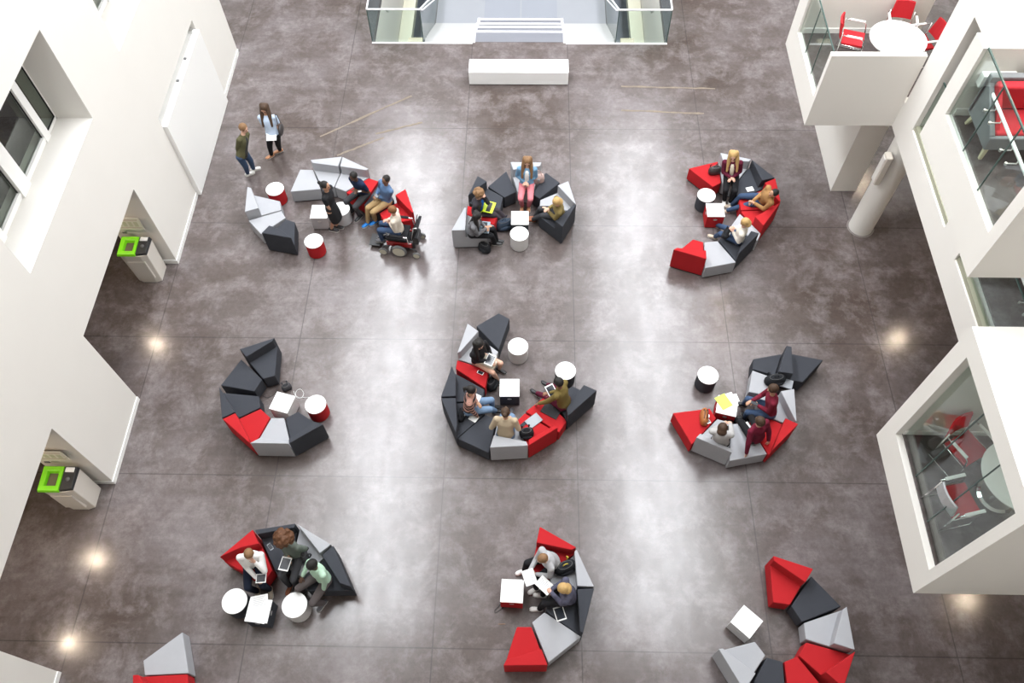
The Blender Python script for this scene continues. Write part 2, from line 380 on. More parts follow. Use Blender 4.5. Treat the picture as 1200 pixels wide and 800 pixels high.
struct(MB().box((-1.55, 18.78, 0), (.89, 19.18, .006)), 'floor_threshold', M_MAT)
struct(ns, 'trim_1', M_NOSE)
struct(MB().box((-1.47, 21.2, -1.5), (-.36, 34, -1.49)).box((-.30, 21.2, -1.5), (.80, 34, -1.49)), 'floor_landing_inlay', mat('landing_stone', (.25, .265, .30), .4))
kb = MB()
for a, b in ((-4.41, -1.62), (.96, 3.74)): kb.box((a, 18.70, -.28), (b, 18.76, .012))
struct(kb, 'trim_2', M_NOSE)
# side wells beyond the glass
struct(MB().box((-4.7, 18.76, -4.3), (4.1, 34, -4)), 'floor_lower', mat('blue_grey_floor', (.25, .27, .31), .3, var=.2, vscale=1))
M_CREAM = mat('cream_paint', (.80, .77, .62), .7)
struct(MB().box((-4.7, 18.4, -4), (-4.42, 34, -.3)).box((3.75, 18.4, -4), (4.1, 34, -.3)).box((-4.4, 18.4, -4), (3.7, 18.7, -.3)), 'wall_well', M_WALL)
tw = thing('lower_column', (-3.4, 19.6, -4), 'beige column seen down the left glass well', 'column'); part(MB().box((-3.62, 19.3, -4), (-3.2, 20.1, -.9)), 'shaft', mat('beige_render', (.50, .44, .33), .8), tw)
tw = thing('lower_column', (2.85, 19.6, -4), 'beige column seen down the right glass well', 'column'); part(MB().box((2.62, 19.3, -4), (3.02, 20.1, -.9)), 'shaft', mat('beige_render', (.50, .44, .33), .8), tw)
struct(MB().box((-4.40, 19, -3.2), (-3.98, 33, -2.9)).box((3.3, 19, -3.2), (3.73, 33, -2.9)), 'trim_3', M_CREAM)
def balustrade(label, x_out, x_in, s):
    t = thing('glass_balustrade', ((x_out + x_in)/2, 18.78, 0), label, 'balustrade')
    for a, b in (((x_out, 18.78, 0), (x_in, 18.79, 0)),):
        part(MB().box((min(x_out, x_in), 18.775, .0), (max(x_out, x_in), 18.79, 1.02)), 'front_pane', M_GLASS, t)
    part(MB().tube([(x_out, 18.78, 1.04), (x_in, 18.78, 1.04)], .022, 10), 'top_rail', M_NOSE, t)
    part(MB().box((x_out - .008, 18.79, 0), (x_out + .008, 26, 1.02)), 'outer_pane', M_GLASS, t)
    part(MB().tube([(x_out, 18.78, 1.04), (x_out, 26, 1.04)], .022, 10), 'top_rail', M_NOSE, t)
    part(MB().box((x_out - .012, 18.772, 0), (x_out + .012, 18.795, 1.03)), 'corner_edge', M_EDGE, t)
    part(MB().box((x_in - .01, 18.772, 0), (x_in + .01, 18.795, 1.03)), 'corner_edge', M_EDGE, t)
    ye, ze = 21.4, -1.5
    g = MB().add([(x_in - .007, 18.79, 0), (x_in - .007, ye, ze), (x_in - .007, ye, ze + 1.02), (x_in - .007, 18.79, 1.02),
                  (x_in + .007, 18.79, 0), (x_in + .007, ye, ze), (x_in + .007, ye, ze + 1.02), (x_in + .007, 18.79, 1.02)], [(0,1,2,3),(7,6,5,4),(0,4,5,1),(1,5,6,2),(2,6,7,3),(3,7,4,0)])
    part(g, 'stair_pane', M_GLASS, t)
    part(MB().box((x_in - .007, ye, ze), (x_in + .007, 30, ze + 1.02)), 'landing_pane', M_GLASS, t)
    part(MB().tube([(x_in, 18.79, .0), (x_in, ye, ze), (x_in, 30, ze)], .018, 6), 'base_channel', M_RUB, t)
    part(MB().tube([(x_in, 18.78, 1.04), (x_in, ye, ze + 1.04), (x_in, 30, ze + 1.04)], .022, 10), 'stair_rail', M_NOSE, t)
    xx = x_in + s * .06
    part(MB().tube([(x_in - s*.85, 18.93, .92), (xx, 18.93, .92), (xx, ye, ze + .92), (xx, 29, ze + .92)], .02, 10), 'handrail', M_NOSE, t)
    part(MB().ball((x_in - s*.88, 18.90, .92), .055), 'fixing', M_STEEL, t, smooth=True)
balustrade('glass balustrade with white rail round the left half of the far stair well', -4.40, -2.98, 1)
balustrade('glass balustrade with white rail round the right half of the far stair well', 3.73, 2.33, -1)
# long white bench
bn = thing('bench', (-.32, 17.3, 0), 'long plain white block bench in front of the far stair', 'bench')
part(MB().box((-1.63, 17.06, .02), (.99, 17.58, .42)), 'bench_block', M_WHITE, bn, bevel=.008)
part(MB().box((-1.57, 17.10, 0), (.93, 17.54, .021)), 'plinth', M_BLACK, bn)
# worn tape lines on the floor
M_TAPE = mat('worn_tan_tape', (.185, .145, .105), .6, var=.45, vscale=12)
for i, (a, b, lab) in enumerate((((375, 160), (482, 112), 'long slanting worn tan tape line on the floor left of the bench'), ((395, 182), (450, 161), 'lower worn tan tape line, nearer piece, behind the wheelchair circle'), ((440, 157), (495, 143), 'lower worn tan tape line, farther piece, left of the bench'),
    ((728, 101), (838, 104), 'farther worn tan tape line on the floor right of the bench'), ((728, 129), (825, 133), 'nearer worn tan tape line on the floor right of the bench'))):
    a, b = at(*a), at(*b); d = (b - a).normalized(); nrm = V((-d.y, d.x, 0)) * .036
    pts = []; K = 14
    for k in range(K + 1): pts.append(a.lerp(b, k/K) + nrm * random.uniform(.35, 1.1))
    for k in range(K, -1, -1): pts.append(a.lerp(b, k/K) - nrm * random.uniform(.35, 1.1))
    tag(MB().prism([(p.x, p.y) for p in pts], .0005, .002).build('floor_tape', M_TAPE, origin=((a.x+b.x)/2, (a.y+b.y)/2, 0)), lab, 'floor tape')

# ------------------------------------------------------------------ recycling bins and notices in the doorways
def bin_(y, where):
    x = XL - .50; c = V((x, y - .26, 0))
    t = thing('recycling_bin', (x, y - .26, 0), 'white recycling bin with bright green top, ' + where, 'bin')
    b = MB(); w = .31; dp = .21
    ring = lambda z, k, f=0: [(x - w*k, c.y + dp, z), (x + w*k, c.y + dp, z), (x + w*k, c.y - dp*k + f, z), (x + w*.55*k, c.y - dp*k - .05 + f, z), (x - w*.55*k, c.y - dp*k - .05 + f, z), (x - w*k, c.y - dp*k + f, z)]
    b.loft([ring(0, .86), ring(.55, .93), ring(1.0, 1.0)]); part(b, 'body', mat('bin_white', (.70, .66, .60), .5), t, bevel=.012)
    part(MB().box((x - .2, c.y - dp*.9 - .075, .2), (x + .2, c.y - dp*.9 - .02, .8)), 'front_door', mat('bin_white', (.70, .66, .60), .5), t, bevel=.01)
    # lid: green rim round a dark mouth, black bin half
    g = MB(); g.loft([[(x-.33,c.y-.27,1.0),(x+.08,c.y-.27,1.0),(x+.08,c.y+.22,1.0),(x-.33,c.y+.22,1.0)],[(x-.31,c.y-.25,1.07),(x+.07,c.y-.25,1.07),(x+.07,c.y+.21,1.10),(x-.31,c.y+.21,1.10)],
                      [(x-.22,c.y-.16,1.07),(x+.0,c.y-.16,1.07),(x+.0,c.y+.12,1.09),(x-.22,c.y+.12,1.09)],[(x-.20,c.y-.14,1.0),(x-.02,c.y-.14,1.0),(x-.02,c.y+.10,1.0),(x-.20,c.y+.10,1.0)]])
    l = part(g, 'green_lid', mat('lime_green', (.22, .72, .01), .4), t, bevel=.012)
    part(MB().box((x-.2, c.y-.14, 1.002), (x-.02, c.y+.10, 1.012)), 'lining', mat('bin_lining', (.12, .10, .06), .8), t, grand=l)
    k = part(MB().loft([[(x+.08,c.y-.25,1.0),(x+.32,c.y-.22,1.0),(x+.32,c.y+.22,1.0),(x+.08,c.y+.22,1.0)],[(x+.08,c.y-.24,1.06),(x+.30,c.y-.2,1.06),(x+.30,c.y+.21,1.09),(x+.08,c.y+.21,1.09)]]), 'black_lid', M_BLACK, t, bevel=.01)
    part(MB().box((x+.11, c.y+.10, 1.08), (x+.27, c.y+.19, 1.10)), 'lid_label', M_WHITE, t, grand=k)
    part(MB().ball((x+.19, c.y-.03, 1.06), .045), 'knob', M_RUB, t, grand=k, smooth=True)
    # notices on the jamb above it
    p = thing('notice_panel', (x, y, 1.45), 'pale notice with thin ruled lines fixed to the doorway jamb, ' + where, 'sign')
    part(MB().box((x - .30, y - .016, 1.28), (x + .27, y - .004, 1.68)), 'board', mat('notice_board', (.74, .71, .64), .5), p, bevel=.003)
    for zz_ in (1.35, 1.60): part(MB().box((x-.25, y-.018, zz_), (x+.22, y-.0155, zz_+.012)), 'printed_line', mat('red_brown_ink', (.35, .2, .17), .6), p)
    for q in range(4): part(MB().box((x-.25+.12*q, y-.018, 1.40), (x-.17+.12*q, y-.0155, 1.55)), 'printed_block', mat('pale_ink', (.55, .55, .42), .6), p)
    s = thing('wall_socket', (x-.22, y, 1.18), 'tiny dark socket on the doorway jamb, ' + where, 'socket')
    part(MB().box((x-.27, y-.02, 1.16), (x-.17, y-.002, 1.21)), 'socket_plate', M_RUB, s, bevel=.004)
bin_(11.05, 'in the farther left doorway'); bin_(5.70, 'in the nearer left doorway')
# ------------------------------------------------------------------ furniture in the bays
M_REDF = mat('red_chair_fabric', (.50, .012, .02), .85, bump=.2, bscale=200)
M_GREYC = mat('grey_perforated_plastic', (.42, .43, .44), .5)
def meeting_chair(x, y, z, a, label, group, back=M_REDF):
    """armchair on a sled frame; a = direction it faces"""
    t = thing('meeting_chair', (x, y, z), label, 'chair', group)
    R = Matrix.Rotation(a - pi/2, 3, 'Z'); W = lambda p: V((x, y, z)) + R @ V(p)
    m = MB(); rows = [[W((sx*.22, sy, .46 + dz)) for sx, dz in ((-1, .008), (-.5, 0), (0, -.004), (.5, 0), (1, .008))] for sy in (-.2, -.05, .1, .22)]
    def slab(rows, off):
        m = MB(); n = len(rows[0]); top = [p for r in rows for p in r]; bot = [p + off for p in top]; N = len(top); fs = []
        for i in range(len(rows)-1):
            for j in range(n-1):
                k = i*n+j; fs += [(k, k+1, k+n+1, k+n), (N+k+n, N+k+n+1, N+k+1, N+k)]
        ed = [j for j in range(n)] + [n*i+n-1 for i in range(1, len(rows))] + [n*(len(rows)-1)+j for j in range(n-2, -1, -1)] + [n*i for i in range(len(rows)-2, 0, -1)]
        for k in range(len(ed)): a_, b_ = ed[k], ed[(k+1) % len(ed)]; fs.append((a_, a_+N, b_+N, b_))
        return m.add(top + bot, fs)
    part(slab(rows, V((0, 0, -.045))), 'seat', M_REDF, t, smooth=False, bevel=.008)
    rows = [[W((sx*.215*(1 - .12*k/3), -.22 - .04*k/3*2 - .035*(1 - sx*sx), .52 + .115*k)) for sx in (-1, -.5, 0, .5, 1)] for k in range(4)]
    part(slab(rows, R @ V((0, -.035, 0))), 'backrest', back, t, bevel=.008)
    for s in (-1, 1):
        part(MB().tube([W(p) for p in ((s*.24, -.20, .43), (s*.25, .22, .43), (s*.26, .25, .02), (s*.26, -.24, .02), (s*.25, -.22, .2), (s*.235, -.24, .70))], .012, 8), 'side_frame', M_CHROME, t, smooth=True)
        part(MB().tube([W(p) for p in ((s*.25, .22, .43), (s*.27, .18, .62), (s*.27, .12, .66), (s*.27, -.22, .66))], .012, 8), 'arm_frame', M_CHROME, t, smooth=True)
        part(MB().obox(W((s*.27, 0, .672)), R @ V((.025, 0, 0)), R @ V((0, .15, 0)), V((0, 0, .012))), 'arm_pad', M_WHITE, t, bevel=.008)
def round_table(x, y, z, label, r=.55):
    t = thing('round_table', (x, y, z), label, 'table')
    part(MB().cyl((x, y), r, z + .72, z + .745, 64), 'tabletop', M_WHITE, t, bevel=.004)
    part(MB().cyl((x, y), .04, z + .03, z + .72, 20), 'column', M_CHROME, t)
    part(MB().cyl((x, y), .28, z + .0, z + .03, 40, .24), 'base', M_CHROME, t)
round_table(7.22, 13.55, 3.555, 'round white meeting table in the far upper bay')
meeting_chair(6.50, 13.92, 3.555, radians(-18), 'red meeting chair seen from its side, left of the far bay table', 'red chairs in the far bay')
meeting_chair(7.50, 14.22, 3.555, radians(-100), 'red meeting chair with its back to the wall behind the far bay table', 'red chairs in the far bay')
meeting_chair(7.83, 13.80, 3.555, radians(190), 'red meeting chair on the right of the far bay table', 'red chairs in the far bay')
round_table(6.88, 4.40, 3.555, 'round pale table behind the glass of the nearest bay')
meeting_chair(6.38, 4.95, 3.555, radians(-60), 'red chair farther from the camera behind the nearest bay glass', 'red chairs in the nearest bay')
meeting_chair(6.05, 4.14, 3.555, radians(14), 'red chair with grey perforated back turned to the nearest bay glass', 'red chairs in the nearest bay', M_GREYC)
# easel-like teal poster and small folded card leaning in the nearest bay
pz = thing('wall_poster', (7.1, 5.36, 4.3), 'teal and white poster on the end wall of the nearest bay', 'poster')
part(MB().box((6.95, 5.355, 4.05), (7.35, 5.362, 4.6)), 'poster_sheet', mat('teal_print', (.03, .25, .30), .5), pz)
# sofa in the second bay
sf = thing('sofa', (6.45, 8.0, 7.055), 'red upholstered sofa with grey shell and pale wooden legs in the upper bay', 'sofa')
M_SHELL = mat('grey_sofa_shell', (.17, .18, .19), .8, bump=.2, bscale=150); M_SRED = mat('deep_red_upholstery', (.42, .01, .02), .85, bump=.2, bscale=150)
z = 7.055
part(MB().box((5.80, 7.62, z + .22), (7.25, 7.68, z + .42)).box((5.80, 7.68, z + .22), (7.25, 8.36, z + .27)), 'shell', M_SHELL, sf, bevel=.015)
part(MB().add([(5.80,7.62,z+.24),(5.87,7.62,z+.24),(5.87,8.34,z+.24),(5.80,8.34,z+.24),(5.80,7.66,z+.43),(5.87,7.66,z+.43),(5.87,8.34,z+.80),(5.80,8.34,z+.80)], [(0,3,2,1),(4,5,6,7),(0,1,5,4),(1,2,6,5),(2,3,7,6),(3,0,4,7)]), 'side_panel', M_SHELL, sf, bevel=.015)
part(MB().box((5.80, 8.26, z + .24), (7.25, 8.36, z + .84)), 'back_shell', M_SHELL, sf, bevel=.015)
part(MB().box((5.875, 7.68, z + .24), (7.24, 8.15, z + .44)), 'seat_cushion', M_SRED, sf, bevel=.03, seg=3)
part(MB().box((5.875, 8.12, z + .44), (7.24, 8.26, z + .80)), 'back_cushion', M_SRED, sf, bevel=.03, seg=3)
part(MB().add([(5.876,7.75,z+.44),(5.94,7.75,z+.44),(5.94,8.12,z+.44),(5.876,8.12,z+.44),(5.876,7.95,z+.66),(5.92,7.95,z+.66),(5.92,8.12,z+.78),(5.876,8.12,z+.78)], [(0,3,2,1),(4,5,6,7),(0,1,5,4),(1,2,6,5),(2,3,7,6),(3,0,4,7)]), 'arm_cushion', M_SRED, sf)
M_OAK = mat('pale_oak', (.62, .55, .36), .5)
for x, y, dx, dy in ((5.92, 7.75, -.04, -.06), (5.92, 8.28, -.04, .05), (7.15, 7.75, .04, -.06), (7.15, 8.28, .04, .05)):
    part(MB().loft([[(x+dx-.02, y+dy-.02, z), (x+dx+.02, y+dy-.02, z), (x+dx+.02, y+dy+.02, z), (x+dx-.02, y+dy+.02, z)], [(x-.03, y-.03, z+.24), (x+.03, y-.03, z+.24), (x+.03, y+.03, z+.24), (x-.03, y+.03, z+.24)]]), 'leg', M_OAK, sf)
st2 = thing('footstool', (6.05, 6.75, 7.055), 'small red-topped grey stool at the near end of the sofa bay', 'stool')
part(MB().cyl((6.25, 6.80), .22, z + .16, z + .38, 32), 'stool_body', M_SHELL, st2, bevel=.02)
part(MB().cyl((6.25, 6.80), .21, z + .38, z + .44, 32), 'cushion', M_SRED, st2, bevel=.02)
for k in range(3):
    q = 2*pi*k/3 + .5; part(MB().tube([(6.25+.13*cos(q), 6.80+.13*sin(q), z+.17), (6.25+.19*cos(q), 6.80+.19*sin(q), z)], .02, 8), 'leg', M_OAK, st2)
wb = thing('wall_ledge', (6.1, 8.47, 8.0), 'white ledge box on the end wall of the sofa bay', 'shelf')
part(MB().box((5.78, 8.38, 7.62), (6.22, 8.495, 7.80)), 'box', M_WHITE, wb, bevel=.008)

# ------------------------------------------------------------------ lounge seating: wedge units set in open rings
HS, HB = .40, .66
UNITS = []
A = crop(260, 100, 3.634); B = crop(280, 175, 6.15); C = crop(360, 180, 6.4); D = crop(500, 160, 5); E_ = crop(520, 200, 7.62); Fc = crop(590, 175, 6.4)
G = crop(760, 160, 4.444); H = crop(240, 380, 4.706); I = crop(500, 350, 3.81); J = crop(770, 390, 4.705); K = crop(240, 600, 5.714); L = crop(560, 600, 4)
M_ = crop(820, 640, 5); N_ = crop(140, 720, 10)
M_PL = mat('dark_plinth', (.03, .03, .032), .8)
def unit(cr, col, quad, back=None, label='', ring=''):
    """quad: measured corners (x, y, level) of the body; back: measured corners of the raised back wedge"""
    P = [at(*cr(q[0], q[1]), q[2]) for q in quad]
    UNITS.append([col, [V((p.x, p.y, 0)) for p in P], [at(*cr(*q), HB) for q in back] if back else None, label, ring])
def clip(poly, a, nrm):
    out = []
    for i in range(len(poly)):
        p, q = poly[i], poly[(i+1) % len(poly)]; dp, dq = (p-a).dot(nrm), (q-a).dot(nrm)
        if dp >= 0: out.append(p)
        if (dp >= 0) != (dq >= 0): out.append(p + (q-p)*(dp/(dp-dq)))
    return out
def ccw(P): return P if sum(P[i].x*P[(i+1) % len(P)].y - P[(i+1) % len(P)].x*P[i].y for i in range(len(P))) > 0 else P[::-1]
def fit_units():
    for U in UNITS: U[1] = ccw(U[1])
    for i in range(len(UNITS)):
        for j in range(i+1, len(UNITS)):
            if UNITS[i][4] != UNITS[j][4]: continue
            A_, B_ = UNITS[i][1], UNITS[j][1]; O = A_
            for k in range(len(B_)):
                e = B_[(k+1) % len(B_)] - B_[k]; O = clip(O, B_[k], V((-e.y, e.x, 0)).normalized())
                if len(O) < 3: break
            if len(O) < 3: continue
            best = max(((O[x]-O[y]).length, x, y) for x in range(len(O)) for y in range(x))
            if best[0] < .02: continue
            a = O[best[1]]; e = (O[best[2]] - a).normalized(); nr = V((-e.y, e.x, 0)); ca = sum(A_, V())/len(A_)
            if (ca - a).dot(nr) < 0: nr = -nr
            UNITS[i][1] = clip(A_, a + nr*.002, nr); UNITS[j][1] = clip(B_, a - nr*.002, -nr)
def build_unit(col, xy, backp, label, ring):
    # merge near-duplicate corners
    q_ = []
    for p in xy:
        if not q_ or (p - q_[-1]).length > .02: q_.append(p)
    if (q_[0] - q_[-1]).length < .02: q_.pop()
    xy = q_; c = sum(xy, V()) / len(xy); c.z = 0
    xy = [c + (p - c) * (1 - .008 / max(.1, (p - c).length)) for p in xy]
    t = thing('lounge_seat', c, label, 'modular seat', ring)
    mm = FAB[col]
    part(MB().prism([(p.x, p.y) for p in xy], .035, HS), 'seat', mm, t, bevel=.014)
    part(MB().prism([tuple((c + (p - c) * .93)[:2]) for p in xy], 0, .036), 'plinth', M_PL, t)
    if backp:
        Bp = backp; Bp = [V((p.x, p.y, 0)) for p in Bp]
        def seg_d(p, a, b):
            ab = b - a; k = max(0, min(1, (p - a).dot(ab) / ab.length_squared)); return (p - (a + ab*k)).length
        n = len(xy); bot = []
        # keep the wedge over its own body, with a slightly sloping front
        def clampin(p):
            q = p.copy()
            for _ in range(3):
                for i in range(n):
                    a, b = xy[i], xy[(i+1) % n]; e = (b - a).normalized(); nr = V((-e.y, e.x, 0))
                    if nr.dot(c - a) < 0: nr = -nr
                    dd = nr.dot(q - a)
                    if dd < 0: q -= nr * dd
            return q
        top = [clampin(p) for p in Bp]
        for p in top:
            dmin = min(seg_d(p, xy[i], xy[(i+1) % n]) for i in range(n))
            bot.append(p + (c - p).normalized() * (.05 if dmin > .05 else 0))
        part(MB().prism([(p.x, p.y) for p in bot], HS - .02, HB, [(p.x, p.y) for p in top]), 'backrest', mm, t, bevel=.012)
s, b = HS, HB
r1 = 'wedge seats of the broken ring with the wheelchair'
unit(B, 'light', [(298,372,s),(308,437,s),(40,450,b),(58,268,b)], [(58,268),(88,272),(142,424),(40,450)], 'light grey wedge seat with tall back, farthest of the small left arc of three', r1)
unit(B, 'light', [(308,440,s),(338,492,s),(158,612,s),(65,512,s)], None, 'light grey flat seat in the middle of the small left arc of three', r1)
unit(B, 'dark', [(338,500,s),(405,522,s),(380,640,b),(160,602,b)], [(160,602),(207,540),(300,575),(380,640)], 'charcoal seat with tall back ending the small left arc, beside a red drum', r1)
unit(B, 'light', [(368,305,s),(590,286,s),(535,145,s),(440,143,s)], None, 'light grey flat seat left of the standing black dress, first of its arc', r1)
unit(C, 'light', [(105,247,s),(203,250,s),(262,20,b),(22,45,b)], [(22,45),(262,20),(236,94),(38,68)], 'light grey seat with back widening to the right, behind the black dress', r1)
unit(C, 'light', [(205,252,s),(288,285,s),(462,112,b),(264,21,b)], [(264,21),(462,112),(445,126),(246,94)], 'light grey seat with back wedge narrowing to the right, left of the man in navy', r1)
unit(C, 'red', [(290,290,s),(418,375,s),(535,205,s),(462,180,s)], None, 'red flat seat under the man in the navy top', r1)
unit(C, 'dark', [(425,385,s),(535,445,s),(655,345,s),(548,208,s)], None, 'charcoal flat seat under the man in the blue shirt', r1)
unit(C, 'red', [(540,445,s),(585,530,s),(800,440,b),(738,262,b)], [(655,306),(738,262),(800,440),(785,440)], 'red seat with tall back wedge beside the powered wheelchair', r1)
r2 = 'wedge seats of the ring near the bench'
unit(D, 'light', [(355,588,s),(398,520,s),(222,410,b),(143,550,b)], [(143,550),(215,412),(235,414),(226,548)], 'light grey seat with wide back, open left end of the ring near the bench', r2)
unit(D, 'red', [(418,462,s),(400,520,s),(232,470,s),(238,402,s)], None, 'red flat seat, the only red one in the ring near the bench', r2)
unit(D, 'dark', [(450,352,s),(424,455,s),(240,345,b),(297,228,b)], [(297,228),(353,262),(300,300),(240,345)], 'charcoal seat with back wedge behind the person with the yellow laptop', r2)
unit(D, 'dark', [(455,358,s),(525,325,s),(467,200,s),(357,293,s)], None, 'charcoal flat seat left of the woman in pink trousers', r2)
unit(Fc, 'light', [(105,322,s),(216,328,s),(288,95,b),(50,92,b)], [(50,92),(288,95),(276,124),(72,152)], 'light grey backed seat under the woman in pink trousers', r2)
unit(Fc, 'dark', [(218,338,s),(270,370,s),(425,248,s),(318,170,s)], None, 'charcoal flat seat right of the woman in pink trousers, holding her bag', r2)
unit(Fc, 'light', [(273,378,s),(268,445,s),(545,408,b),(488,235,b)], [(402,264),(488,235),(545,408),(535,410)], 'light grey seat with pointed back behind the woman in the olive jacket', r2)
unit(Fc, 'dark', [(262,500,s),(280,450,s),(548,412,b),(445,582,b)], [(375,545),(445,582),(548,412),(530,410)], 'charcoal seat with tall wedge at the right end of the ring near the bench', r2)
r3 = 'wedge seats of the far right ring'
unit(G, 'red', [(335,263,s),(380,240,s),(362,128,s),(208,165,s)], None, 'red flat seat at the upper end of the far right ring, under a black bag', r3)
unit(G, 'light', [(384,242,s),(440,262,s),(536,117,b),(372,82,b)], [(372,82),(536,117),(528,130),(388,124)], 'light grey backed seat under the blonde woman in the maroon cardigan', r3)
unit(G, 'dark', [(443,264,s),(468,325,s),(660,213,b),(538,118,b)], [(538,118),(660,213),(592,228)], 'charcoal backed seat with a white card on it, far right ring', r3)
unit(G, 'red', [(470,328,s),(480,384,s),(690,336,b),(662,215,b)], [(597,230),(662,215),(690,336),(680,336)], 'red backed seat where the man in the tan jacket leans', r3)
unit(G, 'red', [(480,387,s),(492,408,s),(600,465,b),(690,340,b)], [(690,340),(600,465),(553,418)], 'red seat with tall wedge in front of the man in the tan jacket', r3)
unit(G, 'light', [(475,400,s),(428,465,s),(560,560,s),(590,500,s)], None, 'light grey flat seat beside the blonde woman in white, far right ring', r3)
unit(G, 'dark', [(425,470,s),(364,540,s),(470,612,b),(578,502,b)], [(578,502),(535,490),(480,572),(470,612)], 'charcoal backed seat under the blonde woman in white', r3)
unit(G, 'light', [(290,548,s),(360,542,s),(458,655,s),(288,687,s)], None, 'light grey flat seat near the lower end of the far right ring', r3)
unit(G, 'red', [(232,533,s),(287,548,s),(304,638,b),(128,588,b)], [(128,588),(148,578),(300,592),(304,638)], 'red backed seat ending the far right ring at its lower left', r3)
r4 = 'wedge seats of the empty left ring'
unit(H, 'dark', [(322,302,s),(388,284,s),(385,72,b),(190,135,b)], [(190,135),(385,72),(372,92),(216,186)], 'charcoal seat with long back, farthest of the empty left ring', r4)
unit(H, 'dark', [(318,304,s),(273,370,s),(85,336,s),(200,190,s)], None, 'charcoal flat seat, second of the empty left ring', r4)
unit(H, 'dark', [(300,394,s),(308,458,s),(92,518,b),(77,342,b)], [(77,342),(92,518),(168,486)], 'charcoal seat with wedge back on the left side of the empty ring', r4)
unit(H, 'red', [(308,463,s),(362,512,s),(243,653,b),(95,521,b)], [(95,521),(168,488),(243,630),(243,653)], 'red seat with wedge back, the only red one of the empty left ring', r4)
unit(H, 'light', [(366,513,s),(438,513,s),(462,659,b),(246,655,b)], [(246,655),(305,624),(462,646),(462,659)], 'light grey backed seat at the bottom of the empty left ring', r4)
unit(H, 'dark', [(444,515,s),(515,478,s),(655,550,b),(463,658,b)], [(463,658),(462,634),(600,535),(655,550)], 'charcoal backed seat at the lower right end of the empty left ring', r4)
r5 = 'wedge seats of the centre ring'
unit(I, 'dark', [(322,228,s),(372,88,s),(322,62,s),(220,122,s)], None, 'charcoal flat seat at the top end of the centre ring', r5)
unit(I, 'light', [(322,236,s),(280,316,s),(135,242,b),(182,108,b)], [(182,108),(238,138),(150,236),(135,242)], 'light grey seat with pointed back behind the woman in black at the centre ring', r5)
unit(I, 'red', [(278,320,s),(262,400,s),(128,312,s),(135,272,s)], None, 'red flat seat with a phone lying on it, centre ring', r5)
unit(I, 'dark', [(260,404,s),(250,455,s),(62,438,b),(112,298,b)], [(112,298),(130,345),(130,438),(62,438)], 'charcoal seat with wedge back on the left of the centre ring, farther of two', r5)
unit(I, 'dark', [(250,459,s),(262,510,s),(134,612,b),(62,442,b)], [(62,442),(130,442),(136,560),(134,612)], 'charcoal seat with wedge back on the left of the centre ring, under the striped jumper', r5)
unit(I, 'dark', [(264,514,s),(312,540,s),(278,690,s),(135,624,s)], None, 'charcoal flat seat at the lower left of the centre ring', r5)
unit(I, 'light', [(318,540,s),(400,540,s),(454,656,b),(281,665,b)], [(281,665),(300,608),(453,634),(454,656)], 'light grey backed seat under the person in the beige top', r5)
unit(I, 'red', [(405,540,s),(438,508,s),(588,575,b),(457,655,b)], [(457,655),(455,628),(580,550),(588,575)], 'red backed seat holding a phone and a black bag, centre ring', r5)
unit(I, 'red', [(440,503,s),(520,440,s),(628,545,s),(592,598,s)], None, 'red flat seat under the person in the olive jacket', r5)
unit(I, 'dark', [(575,450,s),(650,388,s),(762,408,b),(630,525,b)], [(762,408),(702,382),(624,490),(630,525)], 'charcoal backed seat at the right end of the centre ring', r5)
r6 = 'wedge seats of the right ring'
unit(J, 'dark', [(525,200,s),(528,142,s),(690,110,s),(662,240,s)], None, 'charcoal flat seat at the top of the right ring', r6)
unit(J, 'dark', [(668,214,b),(712,68,b),(918,148,s),(805,272,s)], [(714,68),(742,70),(752,238),(668,213)], 'charcoal seat facing outward with a narrow ridge back, top right of the right ring', r6)
unit(J, 'light', [(525,204,s),(650,248,s),(600,345,s),(503,325,s)], None, 'light grey flat seat behind the man in the maroon shirt', r6)
unit(J, 'light', [(560,345,s),(560,440,s),(772,488,b),(758,305,b)], [(682,320),(758,305),(772,488),(762,488)], 'light grey backed seat under the man in the maroon shirt', r6)
unit(J, 'red', [(585,452,s),(510,488,s),(612,672,b),(780,502,b)], [(708,470),(780,502),(612,672),(612,655)], 'red seat with long wedge back at the lower right of the right ring', r6)
unit(J, 'light', [(408,500,s),(500,492,s),(610,668,s),(395,708,s)], None, 'light grey flat seat the man in maroon leans back on with his hand', r6)
unit(J, 'light', [(332,472,s),(402,490,s),(415,662,b),(213,577,b)], [(213,577),(232,548),(415,640),(415,662)], 'light grey backed seat under the dark-haired person in the pale top', r6)
unit(J, 'red', [(292,414,s),(328,470,s),(195,625,s),(85,440,s)], None, 'red flat seat with a tan handbag at the left end of the right ring', r6)
r7 = 'wedge seats of the lower left ring'
unit(K, 'red', [(390,480,s),(455,390,s),(320,112,b),(95,300,b)], [(95,300),(320,112),(372,205),(240,236)], 'red seat with wedge back behind the man in the white shirt', r7)
unit(K, 'dark', [(470,392,s),(562,375,s),(608,72,b),(333,115,b)], [(333,115),(608,72),(614,104),(345,150)], 'charcoal backed seat between the white shirt and the curly hair, lower left ring', r7)
unit(K, 'light', [(566,385,s),(652,440,s),(848,214,b),(614,74,b)], [(614,74),(848,214),(770,274)], 'light grey seat with pointed back behind the curly-haired woman', r7)
unit(K, 'dark', [(656,446,s),(690,530,s),(982,500,b),(860,218,b)], [(860,218),(782,285),(905,475),(982,500)], 'charcoal seat with wedge back behind the person in mint green', r7)
r8 = 'wedge seats of the lower middle ring'
unit(L, 'red', [(248,275,s),(335,300,s),(464,164,b),(290,65,b)], [(290,65),(464,164),(440,176),(274,142)], 'red seat with wedge back behind the man in the grey jumper', r8)
